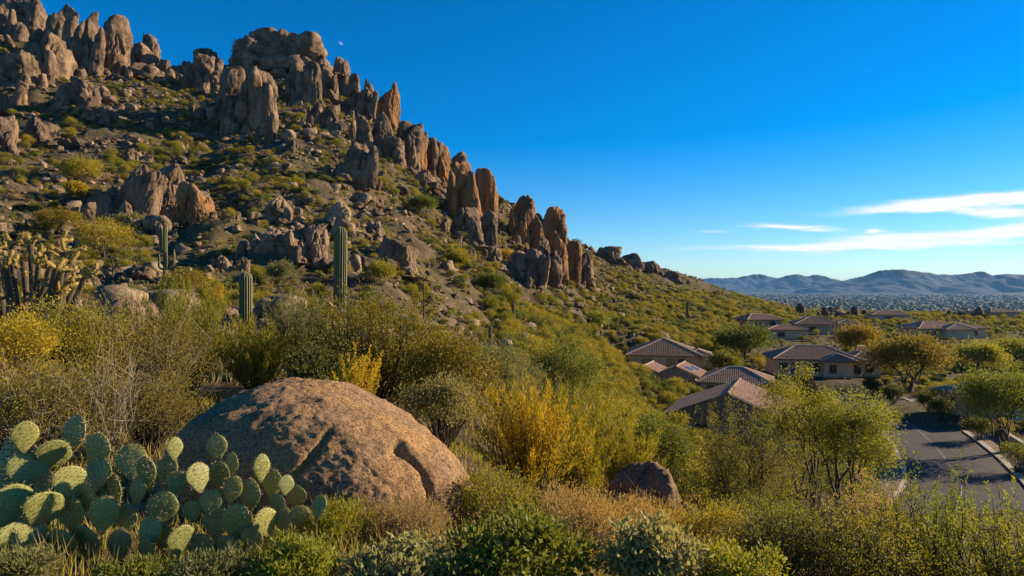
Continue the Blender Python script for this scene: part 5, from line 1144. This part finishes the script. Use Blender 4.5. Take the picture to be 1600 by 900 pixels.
on_slope('grey-green bush left of the flat pale block', 'sage_bush', 205, 372, 336, 50, 'sage', False, 'bush')
on_slope('yellow-green bush on the slope below the angular rock', 'palo_verde', 596, 448, 412, 52, 'paloverde', False, 'bush')
on_slope('round yellow-green bush below the twin spires', 'palo_verde', 714, 418, 394, 40, 'paloverde', False, 'bush')
on_slope('pair-leaved green bush above the pale pillar foot', 'green_shrub', 660, 336, 308, 50, 'green', False, 'bush')
on_slope('grey dry bush between short and tall saguaro', 'dry_shrub', 440, 446, 412, 48, 'sage', False, 'bush')
on_slope('yellow bush at the foot of the ridge cluster', 'flowering_shrub', 790, 416, 396, 34, 'yellow', False, 'bush')
on_slope('dull green bush below the ridge cluster', 'green_shrub', 770, 460, 432, 48, 'green', False, 'bush')
on_slope('lime bush low on the slope under the dark far outcrops', 'lime_shrub', 930, 516, 488, 46, 'lime', False, 'bush')
# the near brush along the bottom
sh('leafy_shrub', 'tall leafy lime shrub in front of the road', 'shrub', 1460, 5.6, 752, 250, 'lime', 'bark', n=9500, cl=70, leaf=(.030, .012), up=.4, low=.02, twigs=2, spread=.12, shell=.25, plume=.6)
sh('leafy_shrub', 'leafy lime shrub filling the lower photo corner', 'shrub', 1600, 4.9, 790, 260, 'lime', 'bark', n=9000, cl=70, leaf=(.028, .012), up=.4, low=.02, twigs=2, spread=.12, shell=.25, plume=.6)
sh('twiggy_shrub', 'pale twiggy shrub between lime shrubs and tree', 'shrub', 1375, 6.8, 722, 130, 'straw', 'bark_pale', n=4200, cl=70, leaf=(.03, .009), up=.5, low=.02, twigs=3, shell=.25)
sh('twiggy_shrub', 'dark-stemmed olive shrub at the bottom under the road', 'shrub', 1340, 4.9, 785, 230, 'paloverde', 'bark', n=6500, cl=100, leaf=(.026, .010), low=.02, twigs=3, spread=.10, shell=.25)
sh('twiggy_shrub', 'dark-stemmed grey shrub at the bottom below the creosote', 'shrub', 1225, 5.2, 790, 220, 'olive', 'bark', n=6500, cl=100, leaf=(.026, .011), low=.02, twigs=3, spread=.10, shell=.25)
sh('leafy_shrub', 'yellow-green low shrub below the split boulder', 'shrub', 1120, 6.2, 796, 190, 'yellow', 'bark', n=9000, cl=80, leaf=(.03, .010), low=.02, up=.5, twigs=2)
sh('leafy_shrub', 'lime shrub mound right of the split boulder', 'shrub', 1195, 7.6, 780, 180, 'lime', 'bark', n=9000, cl=80, leaf=(.035, .012), low=.02, up=.4, twigs=1)
sh('dry_brush', 'straw-coloured brush below the split boulder', 'shrub', 1010, 7.0, 786, 160, 'straw', 'bark_pale', n=7000, cl=80, leaf=(.05, .006), low=.02, up=.7, twigs=2)
sh('dry_brush', 'straw and olive brush below the golden bush', 'shrub', 900, 5.8, 776, 190, 'straw', 'bark_pale', n=6000, cl=90, leaf=(.04, .008), low=.02, up=.6, twigs=2)
sh('dry_brush', 'pale yellow weeds against the right end of the big boulder', 'shrub', 770, 5.6, 745, 150, 'paloverde', 'bark_pale', n=5500, cl=80, leaf=(.03, .010), low=.02, up=.6, twigs=2)
sh('dry_brush', 'dry pinkish-tan brush at the foot of the big boulder', 'shrub', 630, 4.75, 800, 160, 'dry', 'bark_pale', n=7000, cl=80, leaf=(.035, .006), low=.02, up=.4, twigs=3)
sh('dry_brush', 'thin green weeds between prickly pear and big boulder', 'shrub', 530, 4.6, 805, 120, 'lime', 'bark_pale', n=4000, cl=50, leaf=(.035, .007), low=.02, up=.7, twigs=2)
bb = dict(leaf=(.042, .022), spread=.11, shell=.6, low=.02, up=.35)
sh('brittlebush', 'broad-leaved dark green bush at the bottom under the golden bush', 'shrub', 815, 3.75, 818, 230, 'green', 'bark_pale', n=5200, cl=70, **bb)
sh('brittlebush', 'silvery domed bush at the bottom middle', 'shrub', 1030, 3.8, 818, 170, 'silver', 'bark_pale', n=5000, cl=70, **bb)
sh('brittlebush', 'silvery green leafy bush below the big boulder', 'shrub', 640, 3.6, 862, 190, 'silver', 'bark_pale', n=4500, cl=60, **bb)
sh('brittlebush', 'green leafy weeds under the wide prickly pear', 'shrub', 460, 3.5, 848, 150, 'lime', 'bark_pale', n=3600, cl=50, leaf=(.034, .012), low=.02, up=.6, spread=.12)
sh('brittlebush', 'silver-green weeds under the middle of the wide prickly pear', 'shrub', 340, 3.4, 872, 150, 'sage', 'bark_pale', n=3600, cl=50, leaf=(.032, .010), low=.02, up=.5, spread=.12)
sh('brittlebush', 'low grey-green weeds at the very corner under the pads', 'shrub', 30, 3.45, 872, 110, 'sage', 'bark_pale', n=3400, cl=50, leaf=(.032, .009), low=.02, up=.5, spread=.12)
sh('brittlebush', 'low green weeds beside the patch of bare soil', 'shrub', 205, 3.35, 880, 120, 'green', 'bark_pale', n=3000, cl=40, leaf=(.030, .010), low=.02, up=.5, spread=.12)
sh('brittlebush', 'yellow-tipped green weeds at the bottom right of the silvery dome', 'shrub', 1150, 3.7, 850, 170, 'lime', 'bark', n=5000, cl=60, leaf=(.03, .012), low=.02, up=.5, spread=.12)

def grass_patch(name, label, px0, px1, Y0, Y1, n, h, fol, seed, wd=.006):
    rg = np.random.default_rng(seed); Y = np.exp(rg.uniform(math.log(Y0), math.log(Y1), n)); X = (rg.uniform(px0, px1, n) - 800) / F * Y
    k = fbm(np.stack([X * 1.3, Y * 1.3, 0 * X], -1), 2, seed) > rg.uniform(-.6, .25, n); k &= ~((np.abs(X + 1.72) < 1.25) & (np.abs(Y - 6.3) < 1.0)); X, Y = X[k], Y[k]; Z = hgt(X, Y); m = len(X); mb = MB()
    D = rg.normal(size=(m, 3)) * .35; D[:, 2] = 1; mb.leaves(np.stack([X, Y, Z - .01], 1), D, h * rg.uniform(.4, 1.3, m), wd * Y / 4 * rg.uniform(.7, 1.3, m), rg=rg)
    o = obj(name, mb.mesh(name), M['f_' + fol]); tag(o, label, 'grass', kind='stuff')
grass_patch('dry_grass', 'dry straw grass between the near bushes', -150, 1750, 3.2, 14, 16000, .20, 'straw', 61)
grass_patch('green_weeds', 'short green weeds between the near bushes', -150, 1750, 3.0, 11, 22000, .17, 'lime', 62, .008)
grass_patch('slope_grass', 'thin dry grass on the slope behind the near bushes', -200, 1500, 13, 48, 22000, .30, 'straw', 63, .005)
grass_patch('slope_weeds', 'low olive weeds on the slope behind the near bushes', -200, 1500, 12, 50, 22000, .28, 'sage', 64, .008)

# ------------------------------------------------------------------ the air
def haze():
    mb = MB(); mb.box((-29000, -120, -95), (31000, 18500, 170)); m = bpy.data.materials.new('air'); m.use_nodes = True; t = m.node_tree; t.nodes.clear()
    o_ = N(t, 'ShaderNodeOutputMaterial'); v = N(t, 'ShaderNodeVolumePrincipled'); v.inputs['Color'].default_value = (.20, .52, 1.0, 1); v.inputs['Density'].default_value = 2.6e-5; v.inputs['Anisotropy'].default_value = .1
    t.links.new(v.outputs[0], o_.inputs['Volume']); o = obj('haze', mb.mesh('haze'), m); tag(o, 'thin blue haze over the far valley', 'haze', kind='stuff')
haze()
